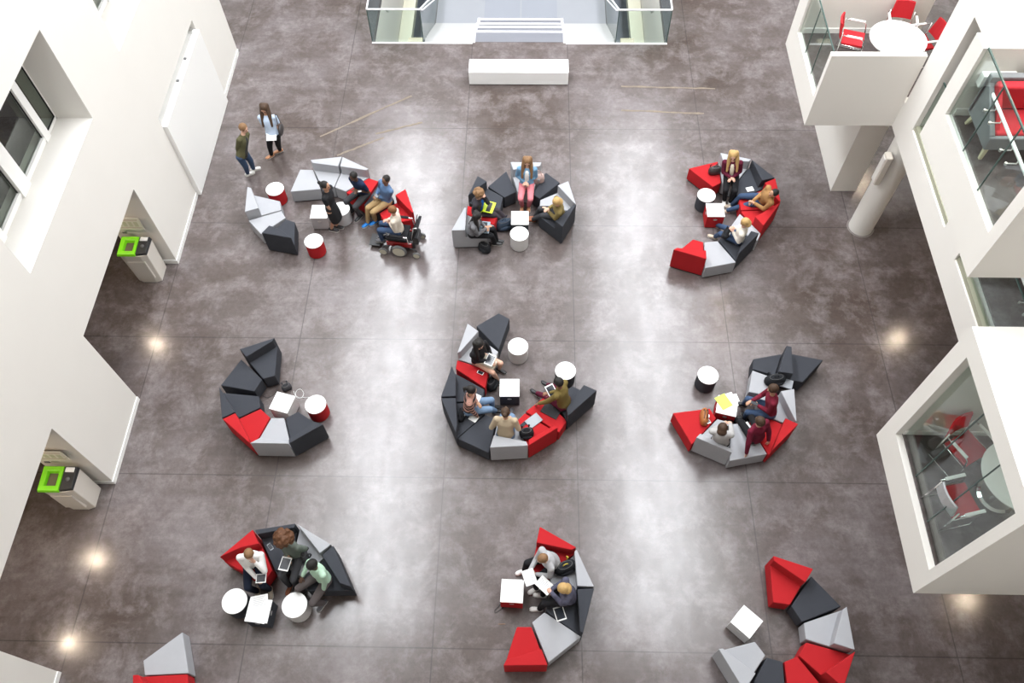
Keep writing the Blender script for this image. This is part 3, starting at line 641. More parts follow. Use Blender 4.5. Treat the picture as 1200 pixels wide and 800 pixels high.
unit(L, 'light', [(335,302,s),(345,360,s),(547,350,b),(464,172,b)], [(452,182),(464,172),(547,350),(466,357)], 'light grey seat with wedge back on the right of the lower middle ring', r8)
unit(L, 'dark', [(345,364,s),(316,463,s),(490,582,b),(547,355,b)], [(466,360),(547,355),(490,582),(478,560)], 'charcoal seat with tall wedge holding a tablet, lower middle ring', r8)
unit(L, 'light', [(312,466,s),(487,583,s),(330,708,s),(252,515,s)], None, 'light grey flat seat, second from the lower end of the lower middle ring', r8)
unit(L, 'red', [(182,535,s),(252,535,s),(329,718,b),(118,720,b)], [(118,720),(134,690),(300,640),(329,718)], 'red backed seat ending the lower middle ring at the bottom', r8)
r9 = 'wedge seats of the empty lower right ring'
unit(M_, 'red', [(430,330,s),(530,345,s),(668,130,b),(430,52,b)], [(430,52),(668,130),(622,212),(406,82)], 'red seat with wedge back at the top of the lower right ring', r9)
unit(M_, 'dark', [(535,350,s),(598,445,s),(832,352,s),(655,172,s)], None, 'charcoal flat seat, second from the top of the lower right ring', r9)
unit(M_, 'light', [(608,448,s),(620,545,s),(912,608,b),(864,350,b)], [(864,350),(912,608),(784,583),(838,372)], 'light grey seat with wedge back on the right of the lower right ring', r9)
unit(M_, 'red', [(622,560,s),(578,640,s),(845,830,b),(915,614,b)], [(915,614),(845,830),(712,772)], 'red seat with wedge back at the lower right corner of the lower right ring', r9)
unit(M_, 'red', [(574,643,s),(494,674,s),(520,880,s),(740,845,s)], None, 'red flat seat at the bottom of the lower right ring', r9)
unit(M_, 'dark', [(489,674,s),(392,647,s),(290,850,s),(505,880,s)], None, 'charcoal flat seat at the bottom of the lower right ring', r9)
unit(M_, 'light', [(325,556,s),(388,637,s),(262,850,b),(108,600,b)], [(108,600),(136,597),(330,745),(262,850)], 'light grey backed seat at the open left end of the lower right ring', r9)
r10 = 'seats at the lower left edge of the picture'
unit(N_, 'light', [(272,538,s),(290,716,s),(815,688,s),(740,197,s)], None, 'light grey flat seat alone at the bottom left of the picture', r10)
unit(N_, 'red', [(292,722,s),(800,694,s),(850,1080,s),(150,1000,b),(150,704,b)], [(150,704),(222,704),(300,830),(300,1000),(150,1000)], 'red backed seat cut off by the bottom edge of the picture', r10)

fit_units()
for U in UNITS: build_unit(*U)
# ------------------------------------------------------------------ drum and cube tables
SIDE = {'red': FAB['red'], 'dark': FAB['dark'], 'light': mat('pale_grey_drum', (.46, .46, .47), .7), 'white': mat('white_drum_side', (.62, .61, .6), .5)}
def drum(cr, x, y, col, label, r=.212, h=.42):
    c = at(*cr(x, y), h); t = thing('drum_table', (c.x, c.y, 0), label, 'side table', 'drum tables')
    part(MB().cyl(c, r - .006, .02, h - .025, 48), 'drum_side', SIDE[col], t)
    part(MB().cyl(c, r - .03, 0, .021, 32), 'foot_ring', M_PL, t)
    part(MB().cyl(c, r, h - .025, h, 48), 'tabletop', M_WHITE, t, bevel=.005)
def cube(cr, quad, col, label, h=.42, size=.40):
    P = [at(*cr(*q), h) for q in quad]; c = sum(P, V()) / 4; a = math.atan2((P[1]-P[0]).y, (P[1]-P[0]).x)
    e, f = V((cos(a), sin(a), 0))*size/2, V((-sin(a), cos(a), 0))*size/2
    t = thing('cube_table', (c.x, c.y, 0), label, 'side table', 'cube tables')
    c0 = V((c.x, c.y, 0))
    part(MB().obox(c0 + V((0,0,.21)), e*.985, f*.985, V((0,0,.19))), 'cube_side', SIDE[col], t, bevel=.006)
    part(MB().obox(c0 + V((0,0,h-.012)), e, f, V((0,0,.012))), 'tabletop', M_WHITE, t, bevel=.003)
    part(MB().obox(c0 + V((0,0,.011)), e*.9, f*.9, V((0,0,.010))), 'plinth', M_PL, t)
    # cable port on each side facing away from the ring
    for d, w in ((e, f), (-e, f), (f, e), (-f, e)):
        dn = d.normalized(); wn = w.normalized(); o = c0 + d*.985 + V((0,0,.30)); n = 14
        ring = lambda k: [o + dn*k + wn*.045*cos(2*pi*i/n) + V((0,0,.028*sin(2*pi*i/n))) for i in range(n)]
        part(MB().loft([ring(-.002), ring(.004)]), 'cable_port', M_STEEL, t)
    return t
drum(B, 258, 283, 'red', 'red-sided drum table with white top behind the small left arc')
drum(B, 538, 658, 'red', 'red-sided drum table with white top between the two arcs, nearest the camera')
drum(C, 250, 413, 'light', 'pale drum table beside the woman in the black dress')
cube(C, [(30,476),(150,476),(140,392),(50,392)], 'light', 'pale cube table behind the woman in the black dress')
cube(D, [(500,510),(591,510),(592,441),(501,441)], 'dark', 'dark-sided cube table in the middle of the ring near the bench')
drum(D, 543, 568, 'white', 'white drum table at the mouth of the ring near the bench')
drum(G, 302, 304, 'dark', 'dark-sided drum table of the far right ring')
cube(G, [(308,411),(391,412),(385,352),(308,351)], 'red', 'red-sided cube table of the far right ring')
cube(H, [(362,458),(452,482),(492,401),(400,378)], 'white', 'pale cube table turned askew in the empty left ring')
drum(H, 610, 440, 'red', 'red-sided drum table at the mouth of the empty left ring')
drum(I, 408, 212, 'white', 'pale drum table right of the woman in black, centre ring')
drum(I, 620, 320, 'dark', 'dark-sided drum table behind the person in the olive jacket')
cube(I, [(331,430),(410,430),(409,363),(331,363)], 'dark', 'dark-sided cube table with white top in the centre ring')
drum(J, 282, 232, 'dark', 'dark-sided drum table standing apart, upper left of the right ring')
cube(J, [(330,425),(425,447),(440,385),(352,350)], 'red', 'red-sided cube table under the lime green sheets')
drum(K, 198, 594, 'dark', 'dark-sided drum table of the lower left ring', .222)
cube(K, [(275,712),(404,724),(436,606),(322,592)], 'dark', 'dark-sided cube table under open papers, lower left ring')
drum(K, 600, 620, 'white', 'white drum table in front of the curly-haired woman', .222)
cube(L, [(116,418),(205,424),(208,320),(115,314)], 'red', 'red-sided cube table covered with papers, lower middle ring')
cube(M_, [(190,440),(292,528),(361,437),(262,358)], 'white', 'pale cube table turned askew in the empty lower right ring')
# ------------------------------------------------------------------ people
SKINS = {k: mat('skin_' + k, c, .55, .4, var=.03) for k, c in dict(fair=(.62, .37, .27), tan=(.50, .28, .18), brown=(.24, .12, .07), dark=(.10, .05, .032)).items()}
HAIRC = {k: mat('hair_' + k, c, .6, .4, bump=.6, bscale=140, var=.25, vscale=30) for k, c in dict(black=(.012, .010, .009), brown=(.055, .028, .014), ginger=(.20, .085, .03), blond=(.48, .31, .12), curly=(.105, .042, .016), light=(.22, .12, .055), grey=(.10, .095, .09)).items()}
M_EYE = mat('eye_dark', (.02, .015, .012), .2)
def onray(px, c, dist, up=True):
    """point on the sight line at a given distance from c (upper solution)"""
    d = ray(*px).normalized(); o = V((0, 0, CZ)); oc = o - c; b_ = oc.dot(d); q = b_*b_ - (oc.length_squared - dist*dist)
    if q < 0: return c + ((o + d*(-b_)) - c).normalized() * dist
    return o + d * (-b_ - sqrt(q))
def ik(a, t, l1, l2, pole):
    v = t - a; D = v.length
    if D > (l1 + l2) * .995: t = a + v.normalized() * (l1 + l2) * .995; v = t - a; D = v.length
    if D < abs(l1-l2) + .05: D = abs(l1-l2)+.05; v = v.normalized()*D; t = a + v
    x = (l1*l1 - l2*l2 + D*D) / (2*D); h = sqrt(max(0, l1*l1 - x*x)); u = v.normalized(); w = pole - u*pole.dot(u)
    if w.length < 1e-3: w = u.orthogonal()
    return a + u*x + w.normalized()*h, t
def remesh(o, vs, it=6, f=.5):
    r = o.modifiers.new('surface', 'REMESH'); r.mode = 'VOXEL'; r.voxel_size = vs; r.use_smooth_shade = True
    m = o.modifiers.new('soften', 'SMOOTH'); m.iterations = it; m.factor = f
def person(label, hip, head, feet, hands, top, bottom, shoe, skin='fair', hair='brown', style='short', stand=False, face=None, hip_h=None, foot_h=.07, sleeves='long', legs='trousers',
           sc=1.0, jacket=None, look=.45, knee=None, shoe_dir=None, group=None, inner=None, elbow=None, toe_up=0):
    Hh = hip_h if hip_h is not None else (.92 * sc if stand else .52)
    P = at(*hip, Hh)
    ft = []
    for f in feet: ft.append(at(f[0], f[1], f[2] if len(f) > 2 else foot_h))
    mid = sum(ft, V()) / 2
    if face is None: fw = V((mid.x - P.x, mid.y - P.y, 0)).normalized()
    else: fw = V((cos(radians(face)), sin(radians(face)), 0))
    lf = V((-fw.y, fw.x, 0)); up = V((0, 0, 1))
    Hd = onray(head, P, .73 * sc)
    if Hd.z < P.z + .45 * sc: Hd = P + (V((Hd.x - P.x, Hd.y - P.y, 0)).normalized() * .57 + up * .45) * sc
    ax = (Hd - P).normalized()
    nk = P + ax * .53 * sc; ch = P + ax * .38 * sc
    lat = (lf - ax * lf.dot(ax)).normalized(); dep = ax.cross(lat) * -1
    if dep.dot(fw) < 0: dep = -dep
    if stand:
        pass
    sh = [P + ax * .47 * sc + lat * s * .175 * sc for s in (1, -1)]; hp = [P + lf * s * .09 * sc for s in (1, -1)]
    # feet left/right by side of the body
    ft.sort(key=lambda q: -(q - P).dot(lf)) if not knee == 'cross' else ft.sort(key=lambda q: (q - P).dot(lf))
    TH, SHN = .44 * sc, .43 * sc
    kn = []; an = []
    for k in (0, 1):
        pole = fw * .9 + up * (0.05 if stand else .8) + lf * (.12 if k == 0 else -.12) * (0 if knee == 'cross' else 1)
        a, t = ik(hp[k], ft[k], TH, SHN, pole); kn.append(a); an.append(t)
    hs = []
    for i, h in enumerate(hands): hs.append(at(h[0], h[1], h[2] if len(h) > 2 else .7))
    a1 = (hs[0]-sh[0]).length + (hs[1]-sh[1]).length; a2 = (hs[1]-sh[0]).length + (hs[0]-sh[1]).length
    if a2 < a1: hs = hs[::-1]
    el = []; wr = []
    for k in (0, 1):
        pole = -fw * .5 - up * .6 + lf * (1 if k == 0 else -1) * .5
        e, t = ik(sh[k], hs[k], .285 * sc, .255 * sc, pole); el.append(e); wr.append(t)
    base = V((P.x, P.y, 0)); t = thing('person', base, label, 'person', group)
    sk = SKINS[skin]
    # ---- body, one continuous surface
    m = MB()
    def ring(c, rx, ry, n=16, off=0): return [c + lat * rx * cos(2*pi*i/n) + dep * (ry * sin(2*pi*i/n) + off) for i in range(n)]
    def torso(m, g=0, lo=-.06, hi=.53, neckr=.055):
        prof = [(-.08, .10, .08), (-.03, .155, .105), (.05, .160, .108), (.14, .138, .095), (.24, .140, .10), (.34, .158, .112), (.42, .162, .108), (.47, .130, .085), (.51, .075, .062), (.54, neckr, neckr)]
        R_ = [ring(P + ax * a * sc, (b + g) * sc, (c + g) * sc) for a, b, c in prof if lo <= a <= hi + .02]
        m.loft(R_)
    torso(m, 0, -.1, .56, .05)
    m.limb(P + ax*.49*sc, P + ax*.60*sc, .052*sc, .050*sc)
    hc = P + ax * .70 * sc; hf = (fw * (1 - look*.35) - up * look).normalized(); hup = (ax*.6 + up*.6 + fw * look * .7); hup = (hup - hf * hup.dot(hf)).normalized(); hl = hup.cross(hf).normalized()
    if hl.dot(lf) < 0: hl = -hl
    hs_ = sc * 1.02
    m.ell(hc + hup*.012*hs_, hl*.075*hs_, hf*.094*hs_, hup*.105*hs_, 18, 12)
    m.ell(hc - hup*.06*hs_ + hf*.028*hs_, hl*.052*hs_, hf*.06*hs_, hup*.058*hs_, 14, 10)
    m.ell(hc - hup*.012*hs_ + hf*.098*hs_, hl*.014*hs_, hf*.02*hs_, hup*.028*hs_, 8, 6)
    for s_ in (1, -1): m.ell(hc + hl*s_*.078*hs_ - hup*.005, hl*.012*hs_, hf*.02*hs_, hup*.03*hs_, 8, 6)
    fist_dirs = []
    for k in (0, 1):
        m.limb(P + ax*.46*sc + lat*(1, -1)[k]*.12*sc, sh[k], .055*sc, .052*sc)
        m.limb(sh[k], el[k], .048*sc, .037*sc); m.limb(el[k], wr[k], .038*sc, .026*sc)
        d = (wr[k] - el[k]).normalized(); inw = (lf * (-1, 1)[k]); inw = (inw - d*inw.dot(d)).normalized(); nn = d.cross(inw).normalized()
        if nn.z > 0: nn = -nn       # palm side looks down
        pc = wr[k] + d*.045*sc
        m.ell(pc, inw*.040*sc, d*.052*sc, nn*.016*sc, 12, 8)
        for q, (o_, ln) in enumerate(((.029, .062), (.010, .072), (-.010, .068), (-.029, .052))):
            b0 = wr[k] + d*.082*sc + inw*o_*sc; b1 = b0 + (d*.85 + nn*.35).normalized()*ln*.55*sc; b2 = b1 + (d*.45 + nn*.8).normalized()*ln*.5*sc
            m.limb(b0, b1, .0095*sc, .009*sc, 8); m.limb(b1, b2, .009*sc, .008*sc, 8)
        b0 = wr[k] + d*.03*sc + inw*.034*sc; b1 = b0 + (d*.6 + inw*.7 + nn*.25).normalized()*.035*sc; b2 = b1 + (d*.9 + inw*.2 + nn*.3).normalized()*.03*sc
        m.limb(b0, b1, .012*sc, .010*sc, 8); m.limb(b1, b2, .010*sc, .009*sc, 8)
    toes = []
    for k in (0, 1):
        m.limb(P + lf*(1, -1)[k]*.07*sc, hp[k], .09*sc, .088*sc)
        m.limb(hp[k], kn[k], .082*sc, .056*sc, 14); m.limb(kn[k], an[k].lerp(kn[k], .05), .054*sc, .036*sc, 12)
        m.limb(kn[k].lerp(an[k], .12), kn[k].lerp(an[k], .42), .050*sc, .052*sc)
        if shoe_dir is not None: td = V((cos(radians(shoe_dir)), sin(radians(shoe_dir)), 0))
        else:
            td = V((kn[k].x - hp[k].x, kn[k].y - hp[k].y, 0)); td = (td.normalized() * .6 + fw*.7) if td.length > .1 else fw
            td = td.normalized()
        td = (td + up * toe_up).normalized(); toes.append(td)
        m.ell(an[k] + td*.05*sc - up*.035*sc, td*.10*sc, td.cross(up).normalized()*.028*sc, up*.018*sc, 12, 8)
    body = part(m, 'body', sk, t); remesh(body, .0095, 3)
    # ---- face details
    for s_ in (1, -1): part(MB().ball(hc + hf*.088*hs_ + hl*s_*.030*hs_ + hup*.018*hs_, .010*hs_, 8, 6), 'eye', M_EYE, t, smooth=True)
    part(MB().ell(hc + hf*.088*hs_ - hup*.052*hs_, hl*.022*hs_, hf*.008*hs_, hup*.007*hs_, 10, 6), 'mouth', mat('lips', (.35, .12, .10), .5), t, smooth=True)
    # ---- top
    m = MB(); torso(m, .014, -.04 if not stand else -.1, .52, .06)
    if stand or True: m.loft([ring(P + ax*(-.05)*sc, .172*sc, .122*sc), ring(P + ax*.04*sc, .176*sc, .124*sc), ring(P + ax*.12*sc, .155*sc, .112*sc)])
    for k in (0, 1):
        m.limb(P + ax*.455*sc + lat*(1, -1)[k]*.10*sc, sh[k], .068*sc, .068*sc)
        if sleeves == 'none': continue
        if sleeves == 'short': m.limb(sh[k], sh[k].lerp(el[k], .62), .066*sc, .058*sc)
        else:
            m.limb(sh[k], el[k], .064*sc, .053*sc); m.limb(el[k], el[k].lerp(wr[k], .93 if sleeves == 'long' else .35), .053*sc, .040*sc)
    o = part(m, 'jacket' if jacket else 'top', top, t); remesh(o, .013, 5)
    if jacket:   # open front showing the shirt beneath
        m = MB(); m.loft([[P + ax*a*sc + lat*w*cos(2*pi*i/12)*sc + dep*(off + .035*sin(2*pi*i/12))*sc for i in range(12)] for a, w, off in ((.0, .06, .105), (.12, .055, .095), (.25, .05, .098), (.38, .055, .105), (.46, .045, .085), (.50, .03, .06))])
        part(m, 'shirt', jacket, t, smooth=True)
    if inner:    # scarf / collar ring
        m = MB(); pts = [P + ax*.50*sc + lat*.085*sc*cos(2*pi*i/12) + dep*.08*sc*sin(2*pi*i/12) for i in range(13)]
        m.tube(pts, .026*sc, 8); part(m, 'collar', inner, t, smooth=True)
    # ---- legs
    if legs in ('trousers', 'cropped', 'shorts'):
        cut = dict(trousers=.93, cropped=.75, shorts=.15)[legs]
        m = MB(); m.loft([ring(P + ax*(-.10)*sc, .13*sc, .10*sc), ring(P + ax*(-.03)*sc, .168*sc, .118*sc), ring(P + ax*.05*sc, .168*sc, .118*sc), ring(P + ax*.10*sc, .148*sc, .108*sc)])
        for k in (0, 1):
            m.limb(P + lf*(1, -1)[k]*.07*sc, hp[k], .102*sc, .100*sc)
            m.limb(hp[k], kn[k], .094*sc, .069*sc, 14); m.limb(kn[k], kn[k].lerp(an[k], cut), .068*sc, .052*sc, 12); m.limb(kn[k].lerp(an[k], .1), kn[k].lerp(an[k], .4), .062*sc, .062*sc)
        o = part(m, 'trousers', bottom, t); remesh(o, .013, 4)
    else:        # skirt or dress
        m = MB(); K_ = kn[0].lerp(kn[1], .5); d0 = (K_ - P)
        e = 1.02 if stand else .9
        q = d0.normalized(); l2 = (lf - q*lf.dot(q)).normalized(); d2 = q.cross(l2)
        if stand: rr = [(0, .172, .122), (.25, .185, .13), (.6, .19, .135), (e, .175, .13)]
        else: rr = [(0, .17, .11), (.4, .175, .095), (.7, .165, .085), (e, .15, .075)]
        m.loft([[P + d0*a + l2*w*sc*cos(2*pi*i/20) + d2*h_*sc*sin(2*pi*i/20) for i in range(20)] for a, w, h_ in rr])
        m.ell(P, lat*.17*sc, dep*.12*sc, ax*.1*sc)
        o = part(m, 'skirt', bottom, t); remesh(o, .014, 4)
    # ---- shoes
    for k in (0, 1):
        td = toes[k]; sd = td.cross(up).normalized(); un = sd.cross(td).normalized()
        if un.z < 0: un = -un
        c0 = an[k] - un*.035*sc; m = MB(); n = 14
        prof = [(-.075, .026, .020), (-.06, .036, .05), (-.02, .040, .056), (.03, .040, .045), (.09, .046, .03), (.14, .043, .022), (.175, .022, .012)]
        m.loft([[c0 + td*a*sc + sd*w*sc*cos(2*pi*i/n) + un*(max(-.030, h_*sin(2*pi*i/n)) )*sc for i in range(n)] for a, w, h_ in prof])
        so = part(m, 'shoe', shoe, t, smooth=True)
        part(MB().loft([[c0 + td*a*sc + sd*w*sc*1.06*cos(2*pi*i/n)*1.0 + un*(-.030 + (.006 if sin(2*pi*i/n) > 0 else -.006))*sc for i in range(n)] for a, w, _ in prof]), 'sole', SOLE, t, grand=so)
    # ---- hair
    hm = HAIRC[hair]; m = MB(); hb = hc - hf*.018*hs_ + hup*.028*hs_
    if style in ('short', 'crop'):
        g = .006 if style == 'crop' else .014
        m.ell(hb, hl*(.077 + g)*hs_, hf*(.088 + g)*hs_, hup*(.092 + g)*hs_, 18, 12)
    elif style == 'bun':
        m.ell(hb, hl*.086*hs_, hf*.098*hs_, hup*.100*hs_, 18, 12); m.ball(hb - hf*.115*hs_ + hup*.03*hs_, .042*hs_)
    elif style == 'bob':
        m.ell(hb, hl*.092*hs_, hf*.10*hs_, hup*.105*hs_, 18, 12); m.ell(hb - hup*.07*hs_ - hf*.03*hs_, hl*.094*hs_, hf*.075*hs_, hup*.075*hs_)
    elif style == 'curly':
        for _ in range(60):
            a_, b_ = random.uniform(0, 2*pi), random.uniform(-.5, 1.0); r_ = sqrt(max(0, 1 - b_*b_)); q = hl*r_*cos(a_) + hf*r_*sin(a_) + hup*b_
            if q.dot(hf) > .45 and b_ < .55: continue
            m.ball(hb - hf*.02*hs_ + q*.092*hs_, random.uniform(.032, .050)*hs_, 8, 6)
        m.ell(hb - hf*.02*hs_, hl*.10*hs_, hf*.10*hs_, hup*.105*hs_)
    elif style == 'afro':
        for _ in range(150):
            a_, b_ = random.uniform(0, 2*pi), random.uniform(-.7, 1.0); r_ = sqrt(max(0, 1 - b_*b_)); q = hl*r_*cos(a_) + hf*r_*sin(a_) + hup*b_
            if q.dot(hf) > .35 and b_ < .45: continue
            m.ball(hb - hf*.03*hs_ + q*.15*hs_, random.uniform(.025, .045)*hs_, 8, 6)
        m.ell(hb - hf*.05*hs_ + hup*.02, hl*.145*hs_, hf*.12*hs_, hup*.14*hs_)
    elif style == 'long':
        m.ell(hb, hl*.090*hs_, hf*.10*hs_, hup*.103*hs_, 18, 12)
        for s_, w in ((0, 1), (1, .8), (-1, .8)):
            a_ = hb - hf*.05*hs_ + hl*s_*.055*hs_
            b1 = nk - fw*.05*sc + lat*s_*.09*sc + up*.05 + (fw*.07 if s_ else V()); b2 = P + ax*.30*sc + lat*s_*.11*sc + (dep*.115*sc if s_ else -dep*.115*sc)
            m.limb(a_, b1, .058*hs_, .05*hs_); m.limb(b1, b2, .05*hs_, .026*hs_)
    elif style == 'pony':
        m.ell(hb, hl*.085*hs_, hf*.098*hs_, hup*.100*hs_, 18, 12)
        a_ = hb - hf*.10*hs_; b1 = a_ - hf*.05*hs_ - up*.05; b2 = b1 - up*.16 - fw*.01
        m.limb(a_, b1, .03, .034); m.limb(b1, b2, .034, .014)
    o = part(m, 'hair', hm, t); remesh(o, .010, 3 if style not in ('curly', 'afro') else 1)
    t['_'] = 0; del t['_']
    return dict(t=t, P=P, fw=fw, lf=lf, kn=kn, an=an, wr=wr, hc=hc, ax=ax, lat=lat, dep=dep, sh=sh)
SOLE = mat('shoe_sole', (.55, .53, .50), .7)
sh_white = mat('white_canvas_shoe', (.78, .77, .74), .7); sh_black = mat('black_shoe', (.02, .02, .022), .5); sh_tan = mat('tan_leather', (.42, .20, .10), .5); sh_sand = mat('sand_suede', (.50, .42, .33), .9); sh_blue = mat('bright_blue_trainer', (.01, .20, .62), .6); sh_brown = mat('brown_leather', (.30, .10, .045), .5); sh_grey = mat('grey_trainer', (.10, .10, .11), .7)
denim = cloth('denim', (.045, .075, .14), .25); denim_l = cloth('light_denim', (.16, .24, .36), .25); blackc = cloth('black', (.014, .014, .016)); greyd = cloth('dark_grey', (.05, .05, .055)); navy = cloth('navy', (.012, .022, .055))
pp = {}
pp[1] = person('person standing in olive jacket, blue jeans and white shoes, hand in pocket, far left', (283.5, 181), (285.4, 149.2), [(290.3, 203), (297, 197.5)], [(279.5, 183, .82), (288, 178, .85)], cloth('olive', (.085, .08, .04)), denim, sh_white, hair='light', stand=True, face=-20, jacket=cloth('charcoal_shirt', (.04, .04, .04)), look=.3, hip_h=.90)
pp[2] = person('person standing with long dark hair, pale blue T-shirt and black trousers, holding white papers', (320, 158), (309.1, 125.8), [(318, 181), (328, 176)], [(317.5, 157, .98), (320, 156.5, .98)], cloth('pale_blue', (.50, .60, .74)), blackc, sh_tan, 'tan', 'brown', 'long', stand=True, face=-95, sleeves='short', look=.55, hip_h=.90)
pp[3] = person('person standing in a short black dress beside the pale tables, seen from above', (388, 243), (380.8, 216.7), [(388.5, 267.5), (394, 264)], [(391, 250, .80), (390.5, 236, 1.0)], cloth('black_dress', (.02, .02, .022)), cloth('black_dress', (.02, .02, .022)), sh_black, 'tan', 'black', 'bun', stand=True, face=-12, sleeves='short', legs='skirt', look=.15, hip_h=.90)
pp[4] = person('person in navy T-shirt and dark trousers leaning forward on the red seat, hands clasped', (426, 225), (413.9, 205.8), [(412.5, 246), (421.5, 252.5)], [(416.5, 222.5, .80), (419, 223, .80)], navy, greyd, sh_black, 'dark', 'black', 'crop', sleeves='short', face=-125, look=.5)
pp[5] = person('person in blue denim shirt, khaki trousers and bright blue trainers, seated near the wheelchair', (452, 234), (452.5, 209.7), [(431, 260.5), (440, 258)], [(441, 228, .78), (443, 231, .68)], cloth('chambray', (.10, .17, .30)), cloth('khaki', (.38, .26, .13)), sh_blue, 'brown', 'black', 'crop', face=-135, look=.25)
pp[6] = person('person with reddish hair and cream jumper sitting in the powered wheelchair', (467, 268), (459.7, 245.5), [(448, 281, .22), (450, 277, .22)], [(455, 257, .85), (457, 262, .80)], cloth('cream', (.62, .55, .46)), denim, sh_grey, 'fair', 'ginger', 'short', face=172, hip_h=.62, look=.5, sc=.95)
pp[7] = person('person with curly light-brown hair, head in hands over a yellow laptop', (559, 245), (561.3, 226.9), [(594, 258), (590, 259)], [(563, 231, 1.02), (568, 230, 1.02)], cloth('dark_cardigan', (.045, .042, .05)), cloth('plum_grey', (.06, .05, .06)), cloth('pale_sock', (.6, .5, .45)), 'fair', 'light', 'curly', face=-20, look=.8, jacket=cloth('royal_blue', (.01, .10, .42)), group=None)
pp[8] = person('person with long black hair and grey patterned top beside the tall light grey back', (554, 271), (559.4, 252.5), [(580, 284), (582, 281)], [(570, 267.5, .72), (568, 265, .72)], cloth('grey_pattern', (.15, .15, .16), .8), blackc, sh_black, 'tan', 'black', 'long', face=-10, look=.6)
pp[9] = person('person in pink trousers and light denim jacket with long brown hair', (617.3, 215), (618, 188.3), [(612, 241), (619.5, 241)], [(614.5, 213, .70), (618, 213, .70)], cloth('denim_jacket', (.17, .32, .48), .15), cloth('pink', (.62, .20, .23)), sh_tan, 'fair', 'light', 'long', face=-92, look=.5, jacket=cloth('white_shirt', (.75, .74, .72)))
pp[10] = person('person in olive-tan jacket with blond hair hunched at the right of the bench ring', (656, 249.5), (652.5, 236), [(624.5, 257), (627, 254)], [(641.5, 246.5, .75), (643, 244, .8)], cloth('olive_tan', (.21, .16, .06)), greyd, sh_brown, 'fair', 'blond', 'bob', face=188, look=.6)
pp[11] = person('person with long blond hair, maroon cardigan and white shoes at the far right ring', (857, 206), (859.5, 181.4), [(849, 234.5), (855.5, 236.5)], [(856.5, 208, .72), (858.5, 208, .70)], cloth('maroon', (.10, .012, .03)), blackc, sh_white, 'fair', 'blond', 'long', face=-100, look=.4, jacket=cloth('ivory', (.68, .62, .50)))
pp[12] = person('person in tan jacket and jeans leaning back with legs stretched out, far right ring', (893, 233.5), (907.5, 226), [(852, 246.5), (857.5, 240)], [(882.6, 235, .62), (884, 238, .62)], cloth('tan_leather_jacket', (.36, .20, .08), .2), denim, sh_sand, 'tan', 'black', 'crop', face=192, look=.2)
pp[13] = person('person with blond hair, white top and jeans, dark bag on the lap, far right ring', (866, 278.5), (873.6, 260.1), [(839.5, 263), (838, 277)], [(861, 266.5, .85), (859, 272, .72)], cloth('white_knit', (.74, .70, .62)), denim, sh_sand, 'fair', 'blond', 'bob', face=165, look=.5)
pp[14] = person('person with black hair, black jumper and pale skirt looking at a tablet, centre ring', (560.5, 419.5), (560.9, 402.5), [(583.5, 445), (585, 432)], [(573, 422, .68), (577, 421, .68)], cloth('black_jumper', (.016, .015, .017)), cloth('ivory', (.68, .62, .50)), sh_black, 'fair', 'black', 'long', face=-40, legs='skirt', look=.6)
pp[15] = person('person in black and beige striped jumper and light jeans with black boots, centre ring', (549.5, 477), (552.5, 456.3), [(580.5, 481), (577, 476)], [(559, 471, .72), (559, 487, .46)], None or MATS['cloth_denim'], denim_l, sh_black, 'tan', 'black', 'pony', face=-5, look=.5)
pp[16] = person('person in beige top seen from behind, dark hair tied up, centre ring', (592.5, 509), (592.4, 482), [(599, 486), (593, 486)], [(586, 492, .66), (600, 492, .66)], cloth('beige', (.46, .37, .26)), denim_l, sh_grey, 'tan', 'brown', 'bun', face=85, look=.3)
pp[17] = person('person in loose olive coat leaning on one hand on the red seat, centre ring', (661, 472), (654.3, 447.1), [(629.5, 460.5), (642, 451)], [(627.5, 474.5, .46), (644, 460, .72)], cloth('olive_coat', (.17, .125, .04)), cloth('maroon', (.10, .012, .03)), sh_black, 'brown', 'black', 'short', face=150, look=.5)
pp[18] = person('person in maroon shirt and jeans sitting on the light grey backed seat, right ring', (903, 481), (906, 454.8), [(872, 473), (873, 489)], [(881, 469.5, .68), (888, 475, .68)], cloth('maroon_shirt', (.16, .014, .03)), denim, sh_black, 'tan', 'brown', 'short', face=178, look=.5)
pp[19] = person('person in maroon jumper propped on both hands, black trousers, seen from behind, right ring', (886.5, 512), (890.5, 493), [(862, 492.5), (875, 490)], [(874.5, 532, .46), (901, 518.5, .46)], cloth('maroon_jumper', (.14, .012, .03)), blackc, sh_black, 'fair', 'brown', 'short', face=120, look=.3)
pp[20] = person('person with dark brown hair in pale grey top seen from behind, right ring', (844, 517), (846.5, 501.6), [(857, 488), (853, 490)], [(856, 495, .62), (851, 494, .62)], cloth('pale_grey_top', (.42, .41, .40)), blackc, sh_black, 'fair', 'brown', 'bob', face=75, look=.6)
pp[21] = person('person in white shirt and navy trousers with hand at chin, holding a white tablet', (296.5, 658), (291.6, 648), [(301.5, 692.5), (316, 690.5)], [(300.4, 677, .66), (299, 659, 1.02)], cloth('white_shirt', (.75, .74, .72)), cloth('navy_trousers', (.012, .016, .03)), sh_sand, 'fair', 'light', 'crop', face=-80, look=.8)
pp[22] = person('person with big curly auburn hair and grey-green top holding a tablet', (346, 648), (331.9, 632), [(340, 686), (351, 691)], [(336.5, 652, .70), (341, 648.5, .72)], cloth('grey_green', (.12, .14, .12), .3), greyd, sh_brown, 'tan', 'curly', 'afro', face=-108, look=.7)
pp[23] = person('person in mint green top with black hair sitting sideways, one foot tucked', (379, 676), (365.5, 661), [(379, 706), (355, 693)], [(379, 700, .22), (354.5, 675, .62)], cloth('mint', (.42, .60, .46)), cloth('grey_brown', (.10, .085, .085)), sh_grey, 'dark', 'black', 'short', face=-130, look=.6)
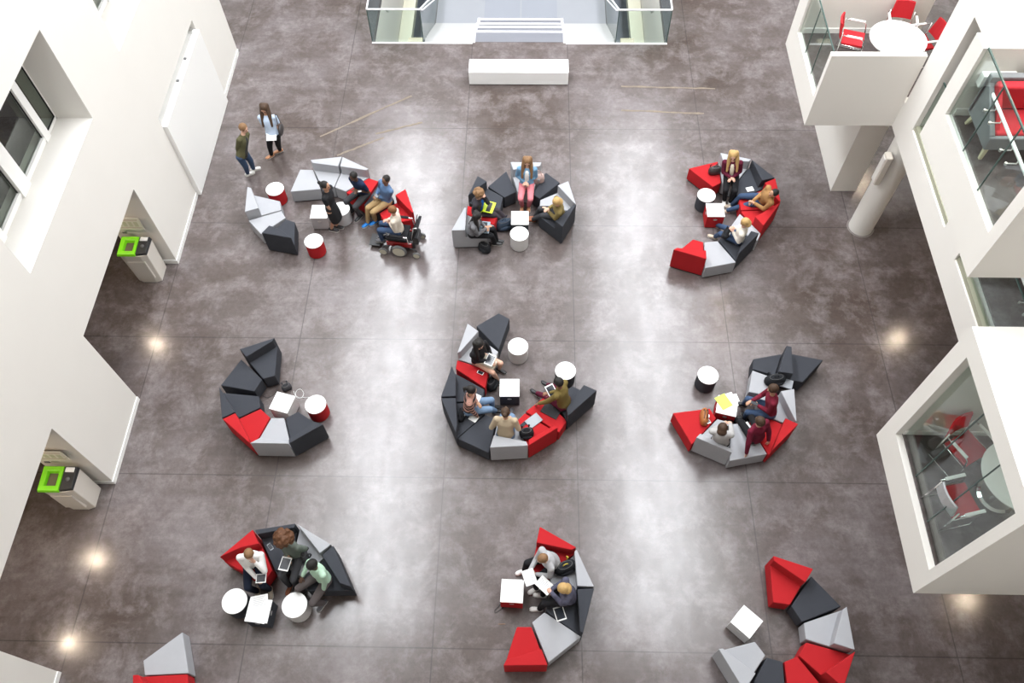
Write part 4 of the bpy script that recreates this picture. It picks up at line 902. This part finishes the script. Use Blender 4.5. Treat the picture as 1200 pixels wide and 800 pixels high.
pp[24] = person('person in light grey jumper holding a printed sheet, white shoes, lower middle ring', (648, 657), (636, 654), [(614.5, 668), (628.5, 689)], [(620.5, 669, .66), (628, 672.5, .64)], cloth('light_grey_jumper', (.42, .42, .43)), blackc, sh_white, 'fair', 'light', 'crop', face=-155, look=.8)
pp[25] = person('person with long blond hair and patterned blue-grey top reading papers, lower middle ring', (668, 698), (660, 689), [(636, 697), (632, 713)], [(646.5, 690, .70), (646, 694, .70)], cloth('blue_grey_pattern', (.09, .09, .13), .8), blackc, sh_white, 'fair', 'blond', 'bob', face=178, look=.7)
# striped jumper material
m, n, l, b = nt('striped_knit'); g = n.new('ShaderNodeTexCoord'); w = n.new('ShaderNodeTexWave'); w.bands_direction = 'Z'; w.inputs['Scale'].default_value = 3.2
r = n.new('ShaderNodeValToRGB'); r.color_ramp.interpolation = 'CONSTANT'; r.color_ramp.elements[0].color = (.02, .018, .02, 1); r.color_ramp.elements[1].position = .5; r.color_ramp.elements[1].color = (.45, .24, .19, 1)
l.new(g.outputs['Object'], w.inputs['Vector']); l.new(w.outputs['Fac'], r.inputs[0]); l.new(r.outputs[0], b.inputs['Base Color']); b.inputs['Roughness'].default_value = .9
for c_ in pp[15]['t'].children:
    if c_.name.startswith('top'): c_.data.materials[0] = m
# ------------------------------------------------------------------ things people have with them
M_PAPER = mat('white_paper', (.85, .85, .83), .6); M_SCREEN = mat('tablet_screen', (.03, .035, .045), .15)
def flat(name, c, ang, w, l, h, m, label, cat, tilt=0, tdir=None, group=None, bevel=.003, extra=None):
    """thin slab standing at its real height; ang = heading in degrees"""
    a = radians(ang); e = V((cos(a), sin(a), 0)); f = V((-sin(a), cos(a), 0)); u = V((0, 0, 1))
    if tilt: R = Matrix.Rotation(radians(tilt), 3, e); f = R @ f; u = R @ u
    t = thing(name, c, label, cat, group); c = V(c)
    part(MB().obox(c + u*h/2, e*w/2, f*l/2, u*h/2), extra or 'slab', m, t, bevel=bevel)
    return t, e, f, u, c
def P3(x, y, h): return at(x, y, h)
def paper(x, y, h, ang, label, w=.21, l=.297, m=None, tilt=0, lines=True, kind='paper_sheet', group=None):
    t, e, f, u, c = flat(kind, P3(x, y, h), ang, w, l, .002, m or M_PAPER, label, 'paper', tilt, extra='sheet', bevel=0, group=group)
    if lines:
        mb = MB()
        for k in range(7): mb.obox(c + u*.0025 + f*(l*.36 - k*l*.11) - e*w*.04*(k % 3), e*w*(.36 - .04*(k % 3)), f*.0035, u*.0004)
        part(mb, 'printed_lines', mat('grey_print', (.45, .46, .50), .7), t)
    return t
def tablet(x, y, h, ang, label, w=.18, l=.245, tilt=0):
    t, e, f, u, c = flat('tablet', P3(x, y, h), ang, w, l, .008, M_WHITE, label, 'tablet', tilt, extra='case')
    part(MB().obox(c + u*.0085, e*w*.41, f*l*.40, u*.0008), 'screen', M_SCREEN, t); part(MB().obox(c + u*.0085 - f*l*.45, e*.007, f*.007, u*.0009), 'button', M_STEEL, t); return t
def phone(x, y, h, ang, label, m=None):
    t, e, f, u, c = flat('phone', P3(x, y, h), ang, .07, .14, .009, m or M_WHITE, label, 'phone', extra='case')
    part(MB().obox(c + u*.0095, e*.030, f*.055, u*.0006), 'screen', M_SCREEN, t); return t
def laptop(x, y, h, ang, label, m, tilt=-65):
    a = radians(ang); e = V((cos(a), sin(a), 0)); f = V((-sin(a), cos(a), 0)); u = V((0, 0, 1)); c = P3(x, y, h)
    t = thing('laptop', c, label, 'laptop'); R = Matrix.Rotation(radians(tilt), 3, e); ff, uu = R @ f, R @ u
    part(MB().obox(c + u*.009, e*.165, f*.115, u*.009), 'base', m, t, bevel=.004); part(MB().obox(c + u*.0185, e*.14, f*.05, u*.001), 'keyboard', M_BLACK, t)
    hc_ = c + f*.115 + u*.018; li = part(MB().obox(hc_ + ff*.112, e*.165, ff*.112, uu*.005), 'lid', m, t, bevel=.003)
    part(MB().obox(hc_ + ff*.112 + uu*.0055, e*.035, ff*.03, uu*.0008), 'emblem', M_BLACK, t, grand=li); return t
def bag(x, y, h0, ang, label, m, w=.3, d=.16, hgt=.3, strap=None, name='backpack', pocket=True, lean=0):
    """soft bag: puffed body, front pocket, zip line, straps and top loop"""
    a = radians(ang); e = V((cos(a), sin(a), 0)); f = V((-sin(a), cos(a), 0)); u = V((0, 0, 1)); c = P3(x, y, h0)
    if lean: R = Matrix.Rotation(radians(lean), 3, e); f2, u2 = R @ f, R @ u
    else: f2, u2 = f, u
    t = thing(name, c, label, 'bag'); strap = strap or m
    mb = MB(); n = 20; low = abs(f2.z)*d/2 + .004
    def rg(k, s1, s2): return [c + u*low + u2*hgt*k + e*w/2*s1*math.copysign(abs(cos(q))**.6, cos(q)) + f2*d/2*s2*math.copysign(abs(sin(q))**.7, sin(q)) for q in [2*pi*i/n for i in range(n)]]
    mb.loft([rg(0, .86, .8), rg(.08, 1, 1), rg(.4, 1.03, 1.08), rg(.75, .95, .9), rg(.93, .75, .6), rg(1, .5, .3)]); part(mb, 'bag_body', m, t, smooth=True)
    if pocket:
        part(MB().ell(c + u*low + u2*hgt*.34 - f2*d*.5, e*w*.36, u2*hgt*.24, f2*.045), 'front_pocket', m, t, smooth=True)
    part(MB().tube([c + u*low + u2*hgt*.93 + e*w*.33*cos(q) + f2*d*.32*sin(q) + u2*.012 for q in [2*pi*i/16 for i in range(17)]], .004, 6), 'zip', M_RUB, t)
    part(MB().tube([c + u*low + u2*hgt + e*(-.05 + .1*k/8) + u2*.05*sin(pi*k/8) for k in range(9)], .009, 8), 'top_loop', strap, t, smooth=True)
    for s_ in (-1, 1):
        part(MB().tube([c + u*low + e*s_*w*.25 + u2*hgt*(1 - .85*k/10) + f2*(d*.5 + .05*sin(pi*k/10)) for k in range(11)], .013, 8), 'shoulder_strap', strap, t, smooth=True)
    return t
def tote(x, y, h0, ang, label, m, w=.32, d=.13, hgt=.24, strapm=None):
    a = radians(ang); e = V((cos(a), sin(a), 0)); f = V((-sin(a), cos(a), 0)); u = V((0, 0, 1)); c = P3(x, y, h0)
    t = thing('handbag', c, label, 'bag'); mb = MB(); n = 20
    def rg(k, s1, s2): return [c + u*.003 + u*hgt*k + e*w/2*s1*math.copysign(abs(cos(q))**.6, cos(q)) + f*d/2*s2*math.copysign(abs(sin(q))**.7, sin(q)) for q in [2*pi*i/n for i in range(n)]]
    mb.loft([rg(0, .9, .95), rg(.1, 1, 1.05), rg(.6, 1, .95), rg(1, .85, .45)]); part(mb, 'bag_body', m, t, smooth=True)
    for s_ in (-1, 1): part(MB().tube([c + u*hgt*.95 + f*s_*.03 + e*w*.26*cos(pi*k/12) + u*.13*sin(pi*k/12) for k in range(13)], .008, 8), 'handle', strapm or m, t, smooth=True)
    part(MB().obox(c + u*hgt*.55 - f*d*.49, e*.03, f*.006, u*.035), 'buckle', M_STEEL, t, bevel=.002); return t
def cable(pts, label, m=None, r=.006, loops=0):
    P = [at(*p) for p in pts]; 
    for p in P: p.z = r
    out = []
    for i in range(len(P) - 1):
        for k in range(6):
            q = k/6; p0, p1, p2, p3 = P[max(i-1,0)], P[i], P[i+1], P[min(i+2,len(P)-1)]
            out.append(.5*((2*p1) + (p2-p0)*q + (2*p0-5*p1+4*p2-p3)*q*q + (3*p1-p0-3*p2+p3)*q**3))
    out.append(P[-1])
    for i, p in enumerate(out): p.z = r + (.012 if loops and i % 5 == 2 else 0)
    t = thing('cable', P[0], label, 'cable'); part(MB().tube(out, r, 6), 'cord', m or M_BLACK, t, smooth=True)
    d = (out[-1] - out[-2]).normalized(); part(MB().obox(out[-1] + d*.02 + V((0, 0, .006)), d*.022, d.cross(V((0,0,1)))*.014, V((0, 0, .010))), 'plug', m or M_BLACK, t, bevel=.003); return t
BAGB = cloth('black_nylon', (.02, .021, .024)); BAGN = cloth('navy_nylon', (.035, .05, .075)); ORL = mat('cognac_leather', (.40, .14, .04), .45, var=.2); 
def closed_laptop(x, y, h, ang, label, cat):
    t, e, f, u, c = flat('laptop', P3(x, y, h), ang, .30, .21, .016, mat('silver_laptop', (.30, .32, .35), .35), label, cat, extra='base')
    part(MB().obox(c + u*.0185, e*.148, f*.103, u*.0025), 'lid', mat('silver_laptop', (.30, .32, .35), .35), t, bevel=.002); part(MB().obox(c + u*.017 - f*.106, e*.03, f*.002, u*.0015), 'latch', M_BLACK, t)
# standing pair
a = pp[2]; q = (a['wr'][0] + a['wr'][1])/2 + a['fw']*.06
def loose_paper(c, ang, label, w, l, tilt=0, name='paper_sheet'):
    t, e, f, u, c = flat(name, c, ang, w, l, .004, M_PAPER, label, 'paper', tilt, extra='sheet', bevel=0); return t
loose_paper(q + V((0, -.03, -.015)), 5, 'white papers held low by the standing long-haired person', .24, .18, 25)
t = thing('shoulder_bag', a['P'] + V((.2, .02, .2)), 'dark leather bag hanging at the side of the standing long-haired person', 'bag')
c0 = a['P'] + a['lf']*.235 + V((0, .02, .17)); sgn = 1 if (a['P'] + a['lf']).x > a['P'].x else -1
part(MB().ell(c0, (.055, 0, 0), (0, .17, 0), (0, 0, .13)), 'bag_body', mat('dark_leather', (.035, .03, .03), .5), t, smooth=True)
k_ = a['sh'][0]; part(MB().tube([c0 + V((0, .12, .08)), k_ + V((.06, .05, .02)), k_ + V((.03, 0, .075)), k_ + V((.07, -.06, .02)), c0 + V((0, -.12, .08))], .009, 8), 'strap', mat('dark_leather', (.035, .03, .03), .5), t, smooth=True)
# wheelchair ring
phone(441, 229.5, .80, 40, 'phone held by the person in the blue denim shirt', M_BLACK)
paper(421.5, 224, .82, 10, 'small white card held by the person in navy', .08, .05, lines=False)
# ring near the bench
laptop(573.5, 243, .64, 75, 'lime yellow laptop with dark round emblem on a lap, ring near the bench', mat('lime_yellow', (.62, .78, .03), .5), -60)
laptop(568, 266.5, .60, 85, 'pale blue-grey laptop on the lap of the black-haired person', mat('blue_grey_case', (.28, .36, .42), .5), -30)
bag(591, 266.5, 0, 20, 'dark blue backpack lying on the floor by the red seat, ring near the bench', BAGN, .42, .22, .26)
bag(568, 293, 0, -35, 'black bag on the floor at the open end of the ring near the bench', BAGB, .30, .18, .24)
tote(630.5, 212.5, .405, 10, 'cream and rose patterned handbag on the charcoal seat beside the pink trousers', cloth('rose_pattern', (.50, .36, .33), .5), .30, .16, .22)
# far right ring
bag(837, 202.5, .405, 10, 'black shoulder bag on the red flat seat, far right ring', mat('dark_leather', (.035, .03, .03), .5), .30, .17, .20, pocket=False)
paper(878.8, 221.5, .41, 15, 'white card lying on the charcoal seat of the far right ring', .17, .13, lines=False)
tote(850.5, 275, .60, 60, 'black bag on the lap of the person with blond hair and white top', BAGB, .30, .16, .13)
# empty left ring
bag(336.5, 455, 0, 30, 'dark grey pouch with wires spilling out, empty left ring', cloth('grey_pouch', (.05, .05, .055)), .20, .14, .14, pocket=False)
cable([(307, 463), (314, 466), (322, 461), (326, 453), (332, 447), (338, 449), (341, 455)], 'thin black cable trailing from the grey pouch to the charcoal seats')
cable([(344, 458), (347, 464), (353, 466), (356, 461), (352, 456), (347, 459), (348, 466), (356, 466), (362, 466)], 'coiled silver-grey cable between the pale cube table and the red drum', M_STEEL, .005, 1)
# centre ring
tablet(574.5, 421.5, .72, -25, 'white tablet on the lap of the person in black, centre ring', tilt=15)
phone(563, 436.6, .405, 65, 'white phone with dark screen on the red flat seat, centre ring')
bag(576, 452, 0, 60, 'black rucksack on the floor below the red flat seat, centre ring', BAGB, .30, .2, .24)
paper(555, 489.5, .41, 60, 'small white sheet by the hand of the person in stripes', .15, .17, lines=False)
tote(541, 487, .405, 80, 'black bag on the seat behind the person in stripes', BAGB, .3, .14, .12)
paper(558, 467, .70, 70, 'open white booklet on the knees of the person in stripes', .20, .15, tilt=15)
tablet(646, 457.5, .74, 30, 'white tablet held by the person in the olive coat', tilt=20)
tag(flat('cushion_pad', P3(646, 481, .403), -30, .36, .26, .02, mat('black_pad', (.025, .025, .028), .8), 'black square folder on the red seat beside the olive coat', 'folder', extra='cover')[0])
phone(613.5, 497, .405, -45, 'dark phone on the red backed seat, centre ring', M_BLACK)
closed_laptop(625.5, 493, .405, 40, 'small grey closed laptop on the red backed seat, centre ring', 'laptop')
bag(617, 509, .405, 10, 'black bag slumped on the red backed seat beside the person in beige', BAGB, .28, .18, .2)
# right ring
tote(824.5, 490.5, .405, 85, 'cognac leather handbag on the red flat seat at the left of the right ring', ORL, .34, .16, .2, M_BLACK)
phone(829.5, 492.5, .405, 20, 'silver phone next to the cognac handbag', M_STEEL)
paper(853.5, 469.5, .424, 20, 'plain white sheet under the lime sheets, lower one, on the red cube', .30, .32, lines=False)
paper(848, 470.5, .430, 28, 'lime green folder on the red-sided cube table', .24, .30, mat('lime_paper', (.60, .80, .10), .6), lines=False, kind='folder')
paper(860.5, 466.5, .430, 15, 'printed sheet with a dark frame at the right of the lime folder', .16, .18)
bag(907, 447, .405, 10, 'black backpack on the light grey seat behind the person in the maroon shirt', BAGB, .42, .2, .2)
closed_laptop(920, 449, .405, -20, 'silver-grey laptop sleeve wedged behind the maroon shirt by the charcoal seat', 'laptop sleeve')
phone(884, 472.5, .72, 60, 'phone in the hands of the person in the maroon shirt', M_BLACK)
paper(873.5, 500, .412, -60, 'white sheet on the seat between the two people in maroon', .15, .21, lines=False)
# lower left ring
tablet(334.2, 660.5, .72, -10, 'white-framed tablet held by the person with curly auburn hair')
tablet(306, 677.5, .70, 5, 'white tablet held by the person in the white shirt', .18, .16)
phone(316.8, 640.5, .405, 40, 'grey phone on the charcoal seat between white shirt and curly hair', mat('silver_laptop', (.30, .32, .35), .35))
paper(302, 716, .424, -8, 'large open sheet, lower one, on the dark cube table of the lower left ring', .36, .38, lines=False)
paper(304, 704.5, .430, 12, 'lined notebook page, upper one, on the dark cube table of the lower left ring', .30, .22)
bag(357.5, 652, .405, -60, 'charcoal rucksack on the seat behind the curly-haired person', cloth('grey_pouch', (.05, .05, .055)), .28, .14, .24, pocket=False)
# lower middle ring
paper(620.5, 676, .70, 20, 'printed sheet with a small blue chart held by the person in grey', .21, .27, tilt=8)
paper(638.5, 685.5, .72, 50, 'white sheets held by the blond person of the lower middle ring', .21, .29, tilt=10)
paper(600, 692, .424, 0, 'stack of white papers on the red cube table, lower middle ring', .36, .40, m=mat('paper_stack', (.84, .84, .82), .6), kind='paper_stack')
bag(662, 666, .405, 25, 'black bag with yellow trim on the seat behind the person in grey', BAGB, .40, .2, .22, strap=mat('yellow_trim', (.55, .42, .05), .6))
tablet(656, 718.7, .405, 18, 'white-framed tablet lying on the charcoal seat, lower middle ring')
cable([(589, 704), (584, 711), (580, 715), (580.5, 718), (584, 716), (588, 713)], 'short black cable on the floor left of the red cube table')
tag(flat('pencil', P3(588, 731, .004), 2, .13, .009, .007, mat('pencil_wood', (.30, .16, .08), .6), 'brown pencil on the floor by the lower middle ring', 'pencil', extra='shaft')[0])

# ------------------------------------------------------------------ powered wheelchair
def wheelchair():
    a = pp[6]; fw = V((cos(radians(172)), sin(radians(172)), 0)); lf = V((-fw.y, fw.x, 0)); u = V((0, 0, 1)); o = V((a['P'].x, a['P'].y, 0))
    t = thing('powered_wheelchair', o, 'black and red powered wheelchair at the right end of the wheelchair ring', 'wheelchair')
    W = lambda x, y, z: o + fw*x + lf*y + u*z
    bx = lambda c, h, n, m, **k: part(MB().obox(W(*c), fw*h[0], lf*h[1], u*h[2]), n, m, t, **k)
    M_WR = mat('red_metal_paint', (.30, .01, .012), .25, coat=.5); M_PADB = cloth('black_vinyl', (.018, .018, .02)); M_RIM = mat('cream_rim', (.55, .52, .42), .5)
    bx((-.04, 0, .26), (.34, .17, .10), 'chassis', M_BLACK, bevel=.03, seg=3)
    for s_ in (-1, 1): bx((-.02, s_*.19, .30), (.30, .022, .075), 'side_cover', M_WR, bevel=.02, seg=3)
    bx((.02, 0, .485), (.24, .23, .035), 'seat_cushion', M_PADB, bevel=.02, seg=3)
    part(MB().loft([[W(-.25 - .03 - .06*k, s_*.21, .50 + .14*k) for s_ in (-1, 1)] + [W(-.32 - .03 - .06*k, s_*.21, .50 + .14*k) for s_ in (1, -1)] for k in range(4)]), 'backrest', M_PADB, t, bevel=.02, seg=3)
    for s_ in (-1, 1):
        part(MB().obox(W(-.02, s_*.285, .70), fw*.16, lf*.032, u*.018), 'armrest', M_PADB, t, bevel=.012)
        part(MB().tube([W(-.28, s_*.285, .48), W(-.26, s_*.285, .69), W(.05, s_*.285, .68)], .014, 8), 'arm_support', M_STEEL, t)
        part(MB().tube([W(-.34, s_*.2, .55), W(-.42, s_*.2, .95), W(-.50, s_*.2, .97)], .012, 8), 'push_handle', M_STEEL, t, smooth=True)
        def wheel(x, r, w_, nm):
            g = MB(); n = 28; c = W(x, s_*.29, r)
            prof = [(-w_, r*.80), (-w_, r*.93), (-w_*.6, r), (w_*.6, r), (w_, r*.93), (w_, r*.80)]
            g.loft([[c + lf*a_ + (fw*cos(2*pi*i/n) + u*sin(2*pi*i/n))*rr for i in range(n)] for a_, rr in prof]); wo = part(g, nm, M_RUB, t, smooth=False)
            g = MB(); g.loft([[c + lf*a_ + (fw*cos(2*pi*i/n) + u*sin(2*pi*i/n))*r*rr for i in range(n)] for a_, rr in ((-w_*1.02, .82), (-w_*1.04, .62), (w_*1.04, .62), (w_*1.02, .82))]); part(g, 'rim', M_RIM, t, grand=wo)
            g = MB()
            for i in range(6): q = 2*pi*i/6; dd = fw*cos(q) + u*sin(q); g.obox(c + dd*r*.35, dd*r*.32, lf*w_*.9, dd.cross(lf)*r*.06)
            g.loft([[c + lf*a_ + (fw*cos(2*pi*i/16) + u*sin(2*pi*i/16))*r*.18 for i in range(16)] for a_ in (-w_*1.1, w_*1.1)]); part(g, 'spokes', M_RIM, t, grand=wo)
        wheel(-.02, .175, .035, 'drive_wheel'); wheel(.36, .10, .025, 'caster_wheel'); wheel(-.42, .09, .025, 'rear_caster')
        part(MB().tube([W(.2, s_*.2, .24), W(.36, s_*.25, .24), W(.36, s_*.29, .10)], .018, 8), 'caster_fork', M_BLACK, t); part(MB().tube([W(-.25, s_*.2, .22), W(-.42, s_*.25, .21), W(-.42, s_*.29, .09)], .018, 8), 'caster_fork', M_BLACK, t)
    part(MB().tube([W(.24, 0, .42), W(.42, 0, .30), W(.52, 0, .12)], .02, 8), 'footrest_stem', M_STEEL, t); bx((.60, 0, .115), (.13, .17, .008), 'footplate', M_BLACK, bevel=.004)
    part(MB().obox(W(.17, .285, .735), fw*.05, lf*.035, u*.018), 'control_box', M_BLACK, t, bevel=.008); part(MB().tube([W(.19, .285, .75), W(.19, .285, .80)], .010, 8), 'joystick', M_RUB, t)
    bx((-.40, 0, .42), (.07, .15, .12), 'battery_pack', M_BLACK, bevel=.02)
wheelchair()
# ------------------------------------------------------------------ light
W = bpy.data.worlds.new('world'); S.world = W; W.use_nodes = True
W.node_tree.nodes['Background'].inputs[0].default_value = (.75, .82, .9, 1); W.node_tree.nodes['Background'].inputs[1].default_value = .6
def area(name, loc, sx, sy, power, col, rot=(0, 0, 0)):
    d = bpy.data.lights.new(name, 'AREA'); d.shape = 'RECTANGLE'; d.size = sx; d.size_y = sy; d.energy = power; d.color = col
    o = bpy.data.objects.new(name, d); COL.objects.link(o); o.location = loc; o.rotation_euler = rot; return o
for a, b in SKY: area('rooflight', ((a + b)/2, 19.75, ZT + .2), b - a, 26.5, (5800 if b - a > 2 else 900) * (b - a) / 3.8, (.93, .96, 1.0))
# recessed downlights under the overhangs
M_LAMP = mat('lamp_lens', (1, .85, .7), emit=(1, .80, .58), es=260)
def downlight(x, y, z, power=18, where='', r=.07):
    t = thing('downlight', (x, y, z), 'small round recessed downlight ' + where, 'ceiling light')
    part(MB().cyl((x, y), r + .025, z - .012, z - .001, 24), 'rim', M_BASE, t)
    part(MB().cyl((x, y), r, z - .016, z - .012, 24), 'lens', M_LAMP, t)
    d = bpy.data.lights.new('downlight_beam', 'SPOT'); d.energy = power; d.color = (1, .80, .62); d.spot_size = radians(120); d.spot_blend = .6; d.shadow_soft_size = .06
    o = bpy.data.objects.new('downlight_beam', d); COL.objects.link(o); o.location = (x, y, z - .04)
for y in (4.5, 11.0, 16.3): downlight(9.4 if y < 16 else 9.58, y, 2.9, 30, 'in the right overhang soffit at %s' % {4.5: 'the near end', 11.0: 'the middle', 16.3: 'the far end'}[y])
for y, w in ((3.24, 'nearest of the left soffit'), (4.99, 'second of the left soffit'), (10.46, 'third of the left soffit')): downlight(-9.4, y, 2.62, 30, w)
def spot_fix(px, z, lab):
    f = at(*px); x, y = f.x * (CZ + z) / CZ, f.y * (CZ + z) / CZ
    x = min(x, XR - .25)
    t = thing('wall_spotlight', (x, y, z), lab, 'wall light')
    part(MB().cyl((x, y), .10, z, z + .18, 20), 'housing', M_BASE, t); part(MB().cyl((x, y), .09, z - .006, z, 20), 'lens', M_LAMP, t)
    part(MB().tube([(x, y, z + .1), (XR + .01, y, z + .1)], .015), 'arm', M_BASE, t)
for k, (p, l) in enumerate((((880, 632), 'nearest spotlight on an arm high on the right wall'), ((878, 573), 'second spotlight on an arm high on the right wall'), ((841, 352), 'farthest spotlight on an arm high on the right wall'), ((848, 395), 'third spotlight on an arm high on the right wall'))): spot_fix(p, 10.4, l)
area('bay_fill_light', (9.2, 13.6, 6.3), .8, 1.5, 60, (1, .93, .82)); area('bay_fill_light', (9.0, 4.4, 6.3), .8, 1.2, 30, (1, .93, .82)); area('bay_fill_light', (9.0, 7.8, 9.8), .8, 1.5, 60, (1, .93, .82))  # added fill lights that brighten the rooms behind the bays, no fittings there

S.view_settings.view_transform = 'Standard'; S.view_settings.look = 'None'; S.view_settings.gamma = 1; S.view_settings.exposure = -.08
S.view_settings.use_curve_mapping = False
